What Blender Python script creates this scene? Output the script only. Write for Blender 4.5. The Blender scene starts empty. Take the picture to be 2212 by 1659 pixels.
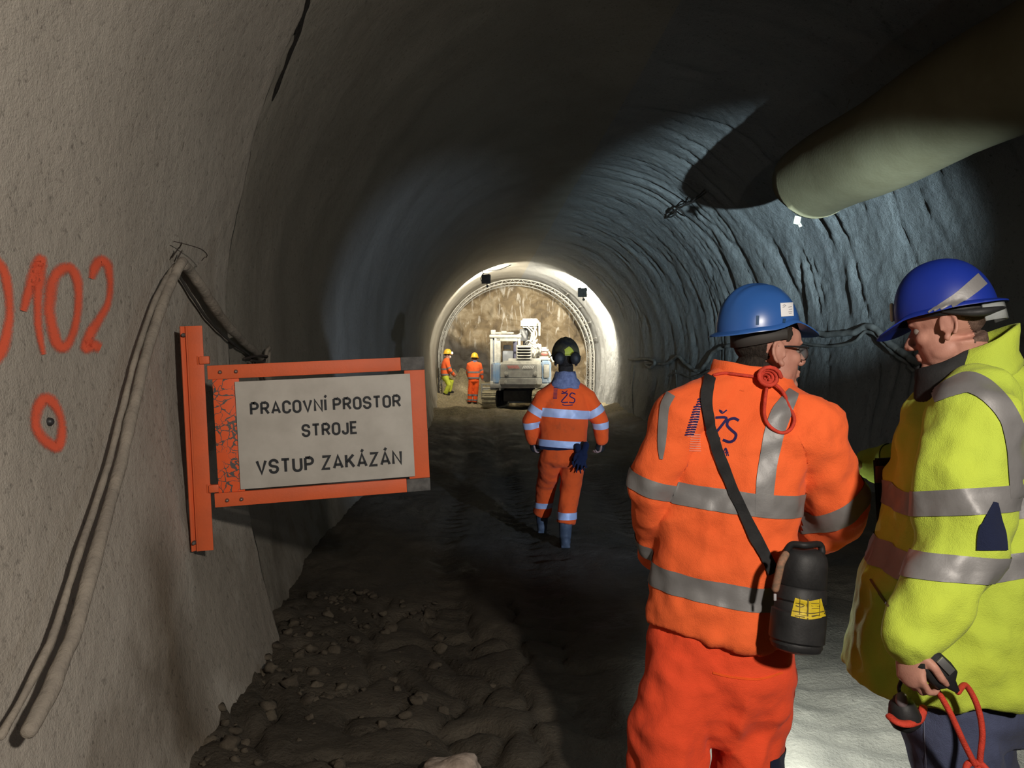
import bpy, bmesh, math, random
from mathutils import Vector, Matrix, noise
from mathutils.bvhtree import BVHTree

SC = bpy.context.scene
COL = SC.collection
W, H, F = 2212.0, 1659.0, 1660.0
V = Vector
R = math.radians

# ------------------------------------------------------------------ camera
EYE = V((0.0, 0.0, 1.68))
cam_data = bpy.data.cameras.new('camera')
cam_data.sensor_width = 36.0
cam_data.lens = 36.0 * F / W
cam_data.clip_end = 200.0
cam = bpy.data.objects.new('camera', cam_data)
cam.location = EYE
cam.rotation_euler = (R(90.0 - 1.36), 0.0, R(-3.14))
COL.objects.link(cam)
SC.camera = cam
CR = cam.rotation_euler.to_matrix()


def ray(px, py):
    return (CR @ V(((px - W / 2) / F, -(py - H / 2) / F, -1.0))).normalized()


def U(px, py, d):
    """world point that lies d metres down the tunnel on the sight line of a photo pixel"""
    r = ray(px, py)
    return EYE + r * (d / r.y)


# ------------------------------------------------------------------ world, exposure, lights
world = bpy.data.worlds.new('world')
SC.world = world
world.use_nodes = True
world.node_tree.nodes['Background'].inputs[0].default_value = (0.0, 0.0, 0.0, 1)
world.node_tree.nodes['Background'].inputs[1].default_value = 0.0
SC.view_settings.view_transform = 'Standard'
SC.view_settings.look = 'None'
SC.view_settings.gamma = 1.0
SC.view_settings.exposure = 0.0
SC.view_settings.use_curve_mapping = False


def spot(name, loc, target, power, color, half, blend, size=0.05, parent=None):
    l = bpy.data.lights.new(name, 'SPOT')
    l.energy = power
    l.color = color
    l.spot_size = R(2 * half)
    l.spot_blend = blend
    l.shadow_soft_size = size
    o = bpy.data.objects.new(name, l)
    o.location = loc
    o.rotation_euler = (V(target) - V(loc)).to_track_quat('-Z', 'Y').to_euler()
    COL.objects.link(o)
    return o


def area(name, loc, target, power, color, size):
    l = bpy.data.lights.new(name, 'AREA')
    l.energy = power
    l.color = color
    l.size = size
    o = bpy.data.objects.new(name, l)
    o.location = loc
    o.rotation_euler = (V(target) - V(loc)).to_track_quat('-Z', 'Y').to_euler()
    COL.objects.link(o)
    return o


# cap lamp of the visitors standing behind the photographer: warm white, from behind right
spot('visitor_lamp', (1.02, -0.55, 2.45), (-0.60, 3.4, 1.20), 400, (1.0, 0.91, 0.80), 55, 0.75, 0.07)
# cool work lamp behind right of the men, split into two spots to shape its pools
spot('work_lamp_right', (2.75, 0.5, 1.55), (4.00, 11.5, 3.38), 9000, (0.64, 0.88, 1.0), 12.3, 0.95, 0.04)
spot('work_lamp_left', (2.75, 0.5, 1.30), (-0.30, 12.5, 1.65), 1250, (0.55, 0.72, 1.0), 17, 0.55, 0.03)
# ------------------------------------------------------------------ material helpers


def nodes(name):
    m = bpy.data.materials.new(name)
    m.use_nodes = True
    nt = m.node_tree
    b = nt.nodes['Principled BSDF']
    return m, nt, b


def N(nt, typ, **kw):
    n = nt.nodes.new(typ)
    for k, v in kw.items():
        if k in n.inputs:
            n.inputs[k].default_value = v
        else:
            setattr(n, k, v)
    return n


def c4(c):
    return (c[0], c[1], c[2], 1.0)


def ramp(nt, stops):
    r = nt.nodes.new('ShaderNodeValToRGB')
    e = r.color_ramp.elements
    while len(e) < len(stops):
        e.new(0.5)
    for i, (p, c) in enumerate(stops):
        e[i].position = p
        e[i].color = c4(c) if not isinstance(c, (int, float)) else (c, c, c, 1)
    return r


def M(name, c1, c2=None, scale=6.0, rough=0.75, bump=0.0, bscale=80.0, metal=0.0, spec=0.3,
      lo=0.35, hi=0.65, stretch=None, detail=6.0):
    m, nt, b = nodes(name)
    L = nt.links
    b.inputs['Roughness'].default_value = rough
    b.inputs['Metallic'].default_value = metal
    b.inputs['Specular IOR Level'].default_value = spec
    b.inputs['Base Color'].default_value = c4(c1)
    tc = N(nt, 'ShaderNodeTexCoord')
    vec = tc.outputs['Object']
    if stretch:
        mp = N(nt, 'ShaderNodeMapping')
        mp.inputs['Scale'].default_value = stretch
        L.new(vec, mp.inputs['Vector'])
        vec = mp.outputs[0]
    if c2 is not None:
        n = N(nt, 'ShaderNodeTexNoise', Scale=scale, Detail=detail, Roughness=0.6)
        L.new(vec, n.inputs['Vector'])
        r = ramp(nt, [(lo, c1), (hi, c2)])
        L.new(n.outputs['Fac'], r.inputs[0])
        L.new(r.outputs[0], b.inputs['Base Color'])
    if bump:
        n2 = N(nt, 'ShaderNodeTexNoise', Scale=bscale, Detail=5.0, Roughness=0.6)
        L.new(vec, n2.inputs['Vector'])
        bp = N(nt, 'ShaderNodeBump', Strength=bump, Distance=0.01)
        L.new(n2.outputs['Fac'], bp.inputs['Height'])
        L.new(bp.outputs[0], b.inputs['Normal'])
    return m


def emit(name, color, strength):
    m, nt, b = nodes(name)
    b.inputs['Base Color'].default_value = c4(color)
    b.inputs['Emission Color'].default_value = c4(color)
    b.inputs['Emission Strength'].default_value = strength
    return m


def shotcrete(name, ca, cb, cdark, bump=0.5, fine=38.0, wet=0.55, section=False):
    m, nt, b = nodes(name)
    L = nt.links
    tc = N(nt, 'ShaderNodeTexCoord')
    P = tc.outputs['Object']
    n1 = N(nt, 'ShaderNodeTexNoise', Scale=0.9, Detail=6.0, Roughness=0.6)
    n2 = N(nt, 'ShaderNodeTexNoise', Scale=fine, Detail=6.0, Roughness=0.65)
    n3 = N(nt, 'ShaderNodeTexNoise', Scale=fine * 4, Detail=3.0, Roughness=0.7)
    vo = N(nt, 'ShaderNodeTexVoronoi', Scale=fine * 0.42)
    for n in (n1, n2, n3, vo):
        L.new(P, n.inputs['Vector'])
    r1 = ramp(nt, [(0.3, ca), (0.7, cb)])
    L.new(n1.outputs['Fac'], r1.inputs[0])
    # darker blotches with an outline of their own near the foot of the wall
    sx = N(nt, 'ShaderNodeSeparateXYZ')
    L.new(P, sx.inputs[0])
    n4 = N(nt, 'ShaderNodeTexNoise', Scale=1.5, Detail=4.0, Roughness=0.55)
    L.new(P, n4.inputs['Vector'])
    zz = N(nt, 'ShaderNodeMath', operation='MULTIPLY_ADD')
    zz.inputs[1].default_value = -0.22
    L.new(sx.outputs['Z'], zz.inputs[0])
    L.new(n4.outputs['Fac'], zz.inputs[2])
    r4 = ramp(nt, [(0.36, 0.0), (0.46, 1.0)])
    L.new(zz.outputs[0], r4.inputs[0])
    blotchf = N(nt, 'ShaderNodeMath', operation='MULTIPLY')
    blotchf.inputs[1].default_value = wet
    L.new(r4.outputs[0], blotchf.inputs[0])
    mx0 = N(nt, 'ShaderNodeMix', data_type='RGBA')
    L.new(blotchf.outputs[0], mx0.inputs[0])
    L.new(r1.outputs[0], mx0.inputs[6])
    mx0.inputs[7].default_value = c4(cdark)
    # small dark pits
    r2 = ramp(nt, [(0.30, 0.45), (0.42, 1.0)])
    L.new(n2.outputs['Fac'], r2.inputs[0])
    mx = N(nt, 'ShaderNodeMix', data_type='RGBA', blend_type='MULTIPLY')
    mx.inputs[0].default_value = 0.8
    L.new(mx0.outputs[2], mx.inputs[6])
    L.new(r2.outputs[0], mx.inputs[7])
    col = mx.outputs[2]
    if section:      # a darker brown streak that reaches down to the floor
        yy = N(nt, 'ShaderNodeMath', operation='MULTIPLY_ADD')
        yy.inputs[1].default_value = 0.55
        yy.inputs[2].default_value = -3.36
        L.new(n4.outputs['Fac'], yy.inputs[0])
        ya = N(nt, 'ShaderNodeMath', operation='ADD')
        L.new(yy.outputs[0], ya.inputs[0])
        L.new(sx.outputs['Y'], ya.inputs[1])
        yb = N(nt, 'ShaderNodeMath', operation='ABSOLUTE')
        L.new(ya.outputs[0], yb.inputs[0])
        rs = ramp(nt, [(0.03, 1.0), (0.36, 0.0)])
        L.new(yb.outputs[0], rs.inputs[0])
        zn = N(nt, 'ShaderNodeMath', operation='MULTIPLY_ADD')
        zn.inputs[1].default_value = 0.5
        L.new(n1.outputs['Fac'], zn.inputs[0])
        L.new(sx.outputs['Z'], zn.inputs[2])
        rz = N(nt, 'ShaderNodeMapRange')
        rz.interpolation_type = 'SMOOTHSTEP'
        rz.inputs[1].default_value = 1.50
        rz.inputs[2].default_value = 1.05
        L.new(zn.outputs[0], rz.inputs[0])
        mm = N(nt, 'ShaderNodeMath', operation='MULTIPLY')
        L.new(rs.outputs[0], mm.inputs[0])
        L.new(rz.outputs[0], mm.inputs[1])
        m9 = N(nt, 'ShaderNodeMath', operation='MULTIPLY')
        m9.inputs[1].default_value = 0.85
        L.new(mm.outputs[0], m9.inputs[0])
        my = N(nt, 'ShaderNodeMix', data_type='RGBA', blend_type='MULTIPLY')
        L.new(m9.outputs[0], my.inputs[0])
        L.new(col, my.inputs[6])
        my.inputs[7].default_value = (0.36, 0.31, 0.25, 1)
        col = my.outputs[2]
    if section:      # the next section of lining is a darker tone
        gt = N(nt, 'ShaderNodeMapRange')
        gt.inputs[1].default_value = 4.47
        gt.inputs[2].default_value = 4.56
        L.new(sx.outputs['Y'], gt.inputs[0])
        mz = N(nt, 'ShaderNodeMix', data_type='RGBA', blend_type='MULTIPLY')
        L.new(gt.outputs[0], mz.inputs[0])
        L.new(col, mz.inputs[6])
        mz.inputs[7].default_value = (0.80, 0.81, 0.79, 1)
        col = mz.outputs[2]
    L.new(col, b.inputs['Base Color'])
    b.inputs['Roughness'].default_value = 0.92
    b.inputs['Specular IOR Level'].default_value = 0.2
    a1 = N(nt, 'ShaderNodeMath', operation='MULTIPLY_ADD')
    a1.inputs[1].default_value = 0.35
    L.new(n3.outputs['Fac'], a1.inputs[0])
    L.new(n2.outputs['Fac'], a1.inputs[2])
    a2 = N(nt, 'ShaderNodeMath', operation='MULTIPLY_ADD')
    a2.inputs[1].default_value = 0.5
    L.new(vo.outputs['Distance'], a2.inputs[0])
    L.new(a1.outputs[0], a2.inputs[2])
    bp = N(nt, 'ShaderNodeBump', Strength=bump, Distance=0.02)
    L.new(a2.outputs[0], bp.inputs['Height'])
    L.new(bp.outputs[0], b.inputs['Normal'])
    return m


def cloth(name, c1, c2, dirt=None, dlo=0.62, dhi=0.78, dscale=5.0, rough=0.85):
    """woven cloth with a dirt layer"""
    m, nt, b = nodes(name)
    L = nt.links
    tc = N(nt, 'ShaderNodeTexCoord')
    P = tc.outputs['Object']
    n1 = N(nt, 'ShaderNodeTexNoise', Scale=3.0, Detail=4.0)
    L.new(P, n1.inputs['Vector'])
    r1 = ramp(nt, [(0.35, c1), (0.65, c2)])
    L.new(n1.outputs['Fac'], r1.inputs[0])
    src = r1.outputs[0]
    if dirt:
        n2 = N(nt, 'ShaderNodeTexNoise', Scale=dscale, Detail=8.0, Roughness=0.7)
        L.new(P, n2.inputs['Vector'])
        r2 = ramp(nt, [(dlo, 0.0), (dhi, 0.7)])
        L.new(n2.outputs['Fac'], r2.inputs[0])
        mx = N(nt, 'ShaderNodeMix', data_type='RGBA')
        L.new(r2.outputs[0], mx.inputs[0])
        L.new(src, mx.inputs[6])
        mx.inputs[7].default_value = c4(dirt)
        src = mx.outputs[2]
    L.new(src, b.inputs['Base Color'])
    b.inputs['Roughness'].default_value = rough
    b.inputs['Specular IOR Level'].default_value = 0.15
    b.inputs['Sheen Weight'].default_value = 0.05
    n3 = N(nt, 'ShaderNodeTexNoise', Scale=420.0, Detail=2.0)
    n5 = N(nt, 'ShaderNodeTexNoise', Scale=22.0, Detail=3.0)
    L.new(P, n3.inputs['Vector'])
    L.new(P, n5.inputs['Vector'])
    ad = N(nt, 'ShaderNodeMath', operation='MULTIPLY_ADD')
    ad.inputs[1].default_value = 3.0
    L.new(n5.outputs['Fac'], ad.inputs[0])
    L.new(n3.outputs['Fac'], ad.inputs[2])
    bp = N(nt, 'ShaderNodeBump', Strength=0.4, Distance=0.006)
    L.new(ad.outputs[0], bp.inputs['Height'])
    L.new(bp.outputs[0], b.inputs['Normal'])
    return m


def sprayed(name, color):
    """spray paint that thins out to nothing at the rim of its stroke"""
    m, nt, b = nodes(name)
    L = nt.links
    b.inputs['Base Color'].default_value = c4(color)
    b.inputs['Roughness'].default_value = 0.8
    at = N(nt, 'ShaderNodeAttribute', attribute_name='cover')
    tc = N(nt, 'ShaderNodeTexCoord')
    n = N(nt, 'ShaderNodeTexNoise', Scale=190.0, Detail=4.0, Roughness=0.7)
    n2 = N(nt, 'ShaderNodeTexNoise', Scale=14.0, Detail=3.0, Roughness=0.6)
    L.new(tc.outputs['Object'], n.inputs['Vector'])
    L.new(tc.outputs['Object'], n2.inputs['Vector'])
    a = N(nt, 'ShaderNodeMath', operation='ADD')
    L.new(at.outputs['Fac'], a.inputs[0])
    L.new(n.outputs['Fac'], a.inputs[1])
    a2 = N(nt, 'ShaderNodeMath', operation='MULTIPLY_ADD')
    a2.inputs[1].default_value = 0.5
    L.new(n2.outputs['Fac'], a2.inputs[0])
    L.new(a.outputs[0], a2.inputs[2])
    r = ramp(nt, [(0.50, 0.0), (0.86, 0.93)])
    h = N(nt, 'ShaderNodeMath', operation='MULTIPLY')
    h.inputs[1].default_value = 0.55
    L.new(a2.outputs[0], h.inputs[0])
    L.new(h.outputs[0], r.inputs[0])
    L.new(r.outputs[0], b.inputs['Alpha'])
    return m


# ------------------------------------------------------------------ object helpers

def to_mesh(bm, name='mesh', smooth=True):
    me = bpy.data.meshes.new(name)
    bm.normal_update()
    bm.to_mesh(me)
    bm.free()
    if smooth:
        me.polygons.foreach_set('use_smooth', [True] * len(me.polygons))
    return me


def obj(name, me, mat=None, parent=None, loc=None):
    """link a mesh given in world coordinates; its origin moves to loc or to its parent's origin"""
    if isinstance(me, bmesh.types.BMesh):
        me = to_mesh(me, name)
    base = V((0, 0, 0))
    if parent is not None:
        base = V(parent['_o']) if '_o' in parent else V((0, 0, 0))
    elif loc is not None:
        base = V(loc)
    me.transform(Matrix.Translation(-base))
    me.name = name
    o = bpy.data.objects.new(name, me)
    COL.objects.link(o)
    if parent is not None:
        o.parent = parent
        o['_o'] = tuple(base)
    else:
        o.location = base
        o['_o'] = tuple(base)
    if mat:
        me.materials.clear()
        me.materials.append(mat)
    return o


def tag(o, label=None, cat=None, group=None, kind=None):
    for k, v in (('label', label), ('category', cat), ('group', group), ('kind', kind)):
        if v:
            o[k] = v
    return o


def thing(name, label, cat, loc, group=None):
    o = bpy.data.objects.new(name, None)
    o.empty_display_size = 0.1
    COL.objects.link(o)
    o.location = loc
    o['_o'] = tuple(loc)
    return tag(o, label, cat, group)


def sharp(me, ang=35):
    """flat look on hard edges"""
    me.polygons.foreach_set('use_smooth', [True] * len(me.polygons))
    bm = bmesh.new()
    bm.from_mesh(me)
    for e in bm.edges:
        e.smooth = not (len(e.link_faces) == 2 and e.calc_face_angle(0) > R(ang))
    bm.to_mesh(me)
    bm.free()
    return me


# ------------------------------------------------------------------ shape helpers

def frame_of(t, up=V((0, 0, 1))):
    t = t.normalized()
    if abs(t.dot(up)) > 0.95:
        up = V((0, 1, 0))
    a = t.cross(up).normalized()
    return a, a.cross(t).normalized()


def tube(bm, pts, rad, seg=14, cap=True, closed=False, flat=1.0, up=V((0, 0, 1)), round_cap=True):
    pts = [V(p) for p in pts]
    n = len(pts)
    if not hasattr(rad, '__len__'):
        rad = [rad] * n
    rad = list(rad)
    if cap and round_cap and not closed and n > 1:
        d0 = (pts[0] - pts[1]).normalized()
        d1 = (pts[-1] - pts[-2]).normalized()
        pts = [pts[0] + d0 * rad[0] * 0.85, pts[0] + d0 * rad[0] * 0.5] + pts + [pts[-1] + d1 * rad[-1] * 0.5, pts[-1] + d1 * rad[-1] * 0.85]
        rad = [rad[0] * 0.45, rad[0] * 0.86] + rad + [rad[-1] * 0.86, rad[-1] * 0.45]
        n = len(pts)
    rings = []
    pa = None
    for i in range(n):
        if closed:
            t = pts[(i + 1) % n] - pts[i - 1]
        else:
            t = pts[min(i + 1, n - 1)] - pts[max(i - 1, 0)]
        t.normalize()
        if pa is None:
            a, b = frame_of(t, up)
        else:
            a = (pa - t * pa.dot(t)).normalized()
            b = a.cross(t).normalized()
        pa = a
        r = rad[i]
        rings.append([bm.verts.new(pts[i] + a * (r * math.cos(k * 2 * math.pi / seg)) + b * (r * flat * math.sin(k * 2 * math.pi / seg))) for k in range(seg)])
    m = n if closed else n - 1
    for i in range(m):
        A, B = rings[i], rings[(i + 1) % n]
        for k in range(seg):
            bm.faces.new((A[k], A[(k + 1) % seg], B[(k + 1) % seg], B[k]))
    if cap and not closed:
        bm.faces.new(list(reversed(rings[0])))
        bm.faces.new(rings[-1])
    return rings


def loft(bm, rings, cap=True):
    vs = [[bm.verts.new(p) for p in r] for r in rings]
    n = len(vs[0])
    for A, B in zip(vs, vs[1:]):
        for k in range(n):
            bm.faces.new((A[k], A[(k + 1) % n], B[(k + 1) % n], B[k]))
    if cap:
        bm.faces.new(list(reversed(vs[0])))
        bm.faces.new(vs[-1])
    return vs


def grid(bm, rows):
    vs = [[bm.verts.new(p) for p in r] for r in rows]
    for A, B in zip(vs, vs[1:]):
        for k in range(len(A) - 1):
            bm.faces.new((A[k], A[k + 1], B[k + 1], B[k]))
    return vs


def sring(c, ax, ay, rx, ry, n=36, p=2.4):
    out = []
    for k in range(n):
        a = 2 * math.pi * k / n
        ca, sa = math.cos(a), math.sin(a)
        x = math.copysign(abs(ca) ** (2 / p), ca) * rx
        y = math.copysign(abs(sa) ** (2 / p), sa) * ry
        out.append(c + ax * x + ay * y)
    return out


def ball(bm, c, r, mat3=None, seg=16):
    """ellipsoid; r a number or three radii along the columns of mat3"""
    if not hasattr(r, '__len__'):
        r = (r, r, r)
    S = Matrix.Diagonal(V(r)).to_4x4()
    Rm = mat3.to_4x4() if mat3 is not None else Matrix.Identity(4)
    bmesh.ops.create_uvsphere(bm, u_segments=seg, v_segments=max(6, seg // 2 + 2), radius=1.0, matrix=Matrix.Translation(c) @ Rm @ S)


def box(bm, c, size, mat3=None, bev=0.0):
    b2 = bmesh.new()
    bmesh.ops.create_cube(b2, size=1.0)
    bmesh.ops.scale(b2, vec=V(size), verts=b2.verts)
    if bev:
        bmesh.ops.bevel(b2, geom=list(b2.edges), offset=bev, segments=2, affect='EDGES', profile=0.6)
    mt = Matrix.Translation(V(c)) @ (mat3.to_4x4() if mat3 is not None else Matrix.Identity(4))
    bmesh.ops.transform(b2, matrix=mt, verts=b2.verts)
    me = bpy.data.meshes.new('tmp')
    b2.to_mesh(me)
    b2.free()
    bm.from_mesh(me)
    bpy.data.meshes.remove(me)


def cyl(bm, a, b, r, seg=20, r2=None):
    tube(bm, [a, b], [r, r if r2 is None else r2], seg=seg, round_cap=False)


def spline(pts, n=8, closed=False):
    """Catmull-Rom through tuples or vectors"""
    P = [tuple(p) for p in pts]
    k = len(P)
    out = []
    rng = range(k) if closed else range(k - 1)
    for i in rng:
        if closed:
            p0, p1, p2, p3 = P[i - 1], P[i], P[(i + 1) % k], P[(i + 2) % k]
        else:
            p0, p1, p2, p3 = P[max(i - 1, 0)], P[i], P[i + 1], P[min(i + 2, k - 1)]
        for j in range(n):
            t = j / n
            out.append(tuple(0.5 * (2 * b + (c - a) * t + (2 * a - 5 * b + 4 * c - d) * t * t + (3 * b - a - 3 * c + d) * t ** 3)
                             for a, b, c, d in zip(p0, p1, p2, p3)))
    if not closed:
        out.append(P[-1])
    return out


def remesh(bm, voxel, smooth=2, fac=0.5):
    """one continuous skin around overlapping closed shapes"""
    me = to_mesh(bm, 'tmp', False)
    o = bpy.data.objects.new('tmp', me)
    COL.objects.link(o)
    md = o.modifiers.new('r', 'REMESH')
    md.mode = 'VOXEL'
    md.voxel_size = voxel
    if smooth:
        sm = o.modifiers.new('s', 'SMOOTH')
        sm.factor = fac
        sm.iterations = smooth
    dg = bpy.context.evaluated_depsgraph_get()
    dg.update()
    out = bpy.data.meshes.new_from_object(o.evaluated_get(dg))
    bpy.data.objects.remove(o)
    bpy.data.meshes.remove(me)
    out.polygons.foreach_set('use_smooth', [True] * len(out.polygons))
    return out


def bvh_of(me):
    """tree of a mesh still in world coordinates"""
    vs = [v.co.copy() for v in me.vertices]
    return BVHTree.FromPolygons(vs, [tuple(p.vertices) for p in me.polygons])


def sstep(a, b, x):
    t = min(1.0, max(0.0, (x - a) / (b - a)))
    return t * t * (3 - 2 * t)


def ribbon2(bm, pts, w, z, mapf, closed=False):
    """flat stroke with mitred joins; pts 2D, mapf(x, y, z) -> world"""
    n = len(pts)
    L, Rr = [], []
    for i in range(n):
        p = V(pts[i])
        if closed:
            a, b = V(pts[i - 1]), V(pts[(i + 1) % n])
        else:
            a = V(pts[i - 1]) if i else None
            b = V(pts[i + 1]) if i < n - 1 else None
        d0 = (p - a).normalized() if a is not None else (b - p).normalized()
        d1 = (b - p).normalized() if b is not None else d0
        n0 = V((-d0.y, d0.x))
        n1 = V((-d1.y, d1.x))
        m = (n0 + n1)
        m = m.normalized() if m.length > 1e-6 else n0
        s = min(1.6, 1.0 / max(0.3, m.dot(n0)))
        L.append(bm.verts.new(mapf(*(p + m * (w / 2 * s)), z)))
        Rr.append(bm.verts.new(mapf(*(p - m * (w / 2 * s)), z)))
    for i in range(n if closed else n - 1):
        j = (i + 1) % n
        bm.faces.new((L[i], Rr[i], Rr[j], L[j]))


def arc(cx, cy, rx, ry, a0, a1, n=9):
    return [(cx + rx * math.cos(R(a0 + (a1 - a0) * k / n)), cy + ry * math.sin(R(a0 + (a1 - a0) * k / n))) for k in range(n + 1)]


def surf_strip(bvh, pix, width, off, across=3, taper=True, n=8, cover=False, closed=False, thick=0.0, push=None):
    """a strip laid on a surface along a path given in photo pixels; width in pixels"""
    bm = bmesh.new()
    lay = bm.verts.layers.float.new('cover') if cover else None
    P = spline(pix, n, closed)
    rows = []
    m = len(P)
    for i, p in enumerate(P):
        a = P[i - 1] if (i or closed) else p
        b = P[(i + 1) % m] if (i < m - 1 or closed) else p
        d = V((b[0] - a[0], b[1] - a[1])).normalized()
        nn = V((-d.y, d.x))
        w = p[2] if len(p) > 2 else width
        row = []
        for k in range(across):
            s = k / (across - 1) - 0.5
            q = V((p[0], p[1])) + nn * (s * w)
            hit, nor, _, _ = bvh.ray_cast(EYE, ray(q.x, q.y), 60)
            if hit is None:
                row = None
                break
            if nor.dot(ray(q.x, q.y)) > 0:
                nor = -nor
            v = bm.verts.new(hit + nor * off)
            if cover:
                e = 1.0 - abs(2 * s)
                v[lay] = min(1.0, 1.15 * e) * (p[3] if len(p) > 3 else 1.0)
            row.append(v)
        if row:
            rows.append(row)
    k = len(rows)
    for i in range(k if closed else k - 1):
        A, B = rows[i], rows[(i + 1) % k]
        for j in range(across - 1):
            bm.faces.new((A[j], A[j + 1], B[j + 1], B[j]))
    if thick:
        bm.normal_update()
        bmesh.ops.recalc_face_normals(bm, faces=bm.faces[:])
        bmesh.ops.solidify(bm, geom=bm.faces[:], thickness=thick)
    return bm


def surf_path(bvh, pix, off, n=6):
    out = []
    for p in spline(pix, n):
        hit, nor, _, _ = bvh.ray_cast(EYE, ray(p[0], p[1]), 60)
        if hit is None:
            continue
        if nor.dot(ray(p[0], p[1])) > 0:
            nor = -nor
        out.append(hit + nor * (p[2] if len(p) > 2 else off))
    return out
# ------------------------------------------------------------------ tunnel shell
CX, CZ, RAD = 1.85, 2.0, 3.2
Y0, Y1 = -6.0, 33.6
JOINT = 4.45


def profile():
    out = []          # x, z, outward nx, nz, s
    n_low, n_arc = 36, 150
    zb = -0.5
    for i in range(n_low):
        z = zb + (CZ - zb) * i / n_low
        x = CX - RAD + 0.30 * ((CZ - z) / 2.0) ** 2
        out.append((x, z, -1.0, 0.0))
    for i in range(n_arc + 1):
        a = math.pi - math.pi * i / n_arc
        out.append((CX + RAD * math.cos(a), CZ + RAD * math.sin(a), math.cos(a), math.sin(a)))
    for i in range(n_low - 1, -1, -1):
        z = zb + (CZ - zb) * i / n_low
        x = CX + RAD - 0.30 * ((CZ - z) / 2.0) ** 2
        out.append((x, z, 1.0, 0.0))
    res, s = [], 0.0
    for i, p in enumerate(out):
        if i:
            s += math.hypot(p[0] - out[i - 1][0], p[1] - out[i - 1][1])
        res.append(p + (s,))
    return res


PROF = profile()
S_ALL = PROF[-1][4]


def wall_disp(x, y, z, s):
    """inward displacement of the sprayed concrete"""
    n = noise.noise
    d = 0.045 * n(V((x * 0.5, y * 0.45, z * 0.5))) + 0.020 * n(V((x * 1.7, y * 1.6, z * 1.7 + 9)))
    right = sstep(CX - 0.3, CX + 1.5, x)
    d += (0.006 + 0.006 * right) * n(V((x * 9, y * 9, z * 9)))
    d += (0.002 + 0.010 * right) * n(V((x * 20, y * 20, z * 20)))
    if right > 0:
        q = y * 1.55 + 0.35 * n(V((s * 0.8, y * 0.3, 4.0)))
        g = abs(n(V((q, s * 0.16, 2.5))))
        q2 = y * 3.3 + 0.5 * n(V((s * 1.1, y * 0.5, 14.0)))
        g2 = abs(n(V((q2, s * 0.22, 31.5))))
        gate = 0.4 + 0.6 * sstep(-0.25, 0.2, n(V((y * 0.7, s * 0.9, 77.0))))
        d -= right * gate * (0.052 * (1 - sstep(0.0, 0.085, g)) + 0.034 * (1 - sstep(0.0, 0.11, g2)))
        d += right * 0.012 * math.sin(y * 5.2 + 1.2 * n(V((y * 0.6, s * 0.3, 1.0))))
    left = 1 - right
    if y > JOINT:
        d += left * 0.006 * math.sin((y - JOINT) * 5.3)
    if y > JOINT:
        d -= left * 0.15 * sstep(JOINT, 7.2, y) * (1 - sstep(9.0, 15.0, y)) * (1 - sstep(0.8, 2.2, x))
    # construction joint: the lining beyond it sits a little further out
    jy = JOINT + 0.05 * n(V((z * 1.3, 0.0, 3.0)))
    if x < CX:
        d -= (0.07 + 0.08 * (1 - sstep(0.4, 1.3, z))) * sstep(jy - 0.012, jy + 0.018, y) * (1 - sstep(0.5, 1.8, x)) * (1 - 0.8 * sstep(7.0, 14.0, y))
        # open crack high up on the joint
        if z > 2.85:
            c = math.exp(-((y - jy - 0.02) / 0.035) ** 2)
            d -= 0.15 * c * sstep(2.85, 3.05, z) * (0.45 + 0.8 * abs(n(V((z * 5, x * 5, 8.0)))))
    return d


ys = []
y = Y0
while y < Y1:
    ys.append(y)
    if y < 1.2:
        st = 0.22
    elif y < 4.2:
        st = 0.06
    elif y < 4.75:
        st = 0.022
    elif y < 16:
        st = 0.062
    elif y < 24:
        st = 0.11
    else:
        st = 0.2
    y += st
ys.append(Y1)

nP, nY = len(PROF), len(ys)
GV = []
for y in ys:
    row = []
    for (x, z, nx, nz, s) in PROF:
        d = wall_disp(x, y, z, s)
        row.append(V((x - nx * d, y, z - nz * d)))
    GV.append(row)
# smooth normals over the whole shell so that the pieces meet without a seam
GN = []
for i in range(nY):
    row = []
    for j in range(nP):
        a = GV[i][min(j + 1, nP - 1)] - GV[i][max(j - 1, 0)]
        b = GV[min(i + 1, nY - 1)][j] - GV[max(i - 1, 0)][j]
        row.append(b.cross(a).normalized() * -1.0)
    GN.append(row)


def shell(name, j0, j1, mat):
    verts = [tuple(GV[i][j]) for i in range(nY) for j in range(j0, j1 + 1)]
    nor = []
    for i in range(nY):
        for j in range(j0, j1 + 1):
            nrm = GN[i][j]
            inw = V((CX - PROF[j][0], 0, CZ - PROF[j][1]))
            if PROF[j][1] < CZ:
                inw = V((CX - PROF[j][0], 0, 0))
            nor.append(tuple(nrm if nrm.dot(inw) > 0 else -nrm))
    w = j1 - j0 + 1
    faces = [(i * w + j, (i + 1) * w + j, (i + 1) * w + j + 1, i * w + j + 1) for i in range(nY - 1) for j in range(w - 1)]
    me = bpy.data.meshes.new(name)
    me.from_pydata(verts, [], faces)
    bmx = bmesh.new()
    bmx.from_mesh(me)
    bmx.normal_update()
    f0 = bmx.faces[0] if hasattr(bmx.faces, 'ensure_lookup_table') and not bmx.faces.ensure_lookup_table() else None
    c = f0.calc_center_median()
    if f0.normal.dot(V((CX - c.x, 0, CZ - c.z))) < 0:
        bmesh.ops.reverse_faces(bmx, faces=bmx.faces[:])
    bmx.to_mesh(me)
    bmx.free()
    me.polygons.foreach_set('use_smooth', [True] * len(me.polygons))
    me.normals_split_custom_set_from_vertices(nor)
    o = obj(name, me, mat)
    o['kind'] = 'structure'
    return o


def j_at(cond):
    for j in range(nP):
        if cond(PROF[j]):
            return j


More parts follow.
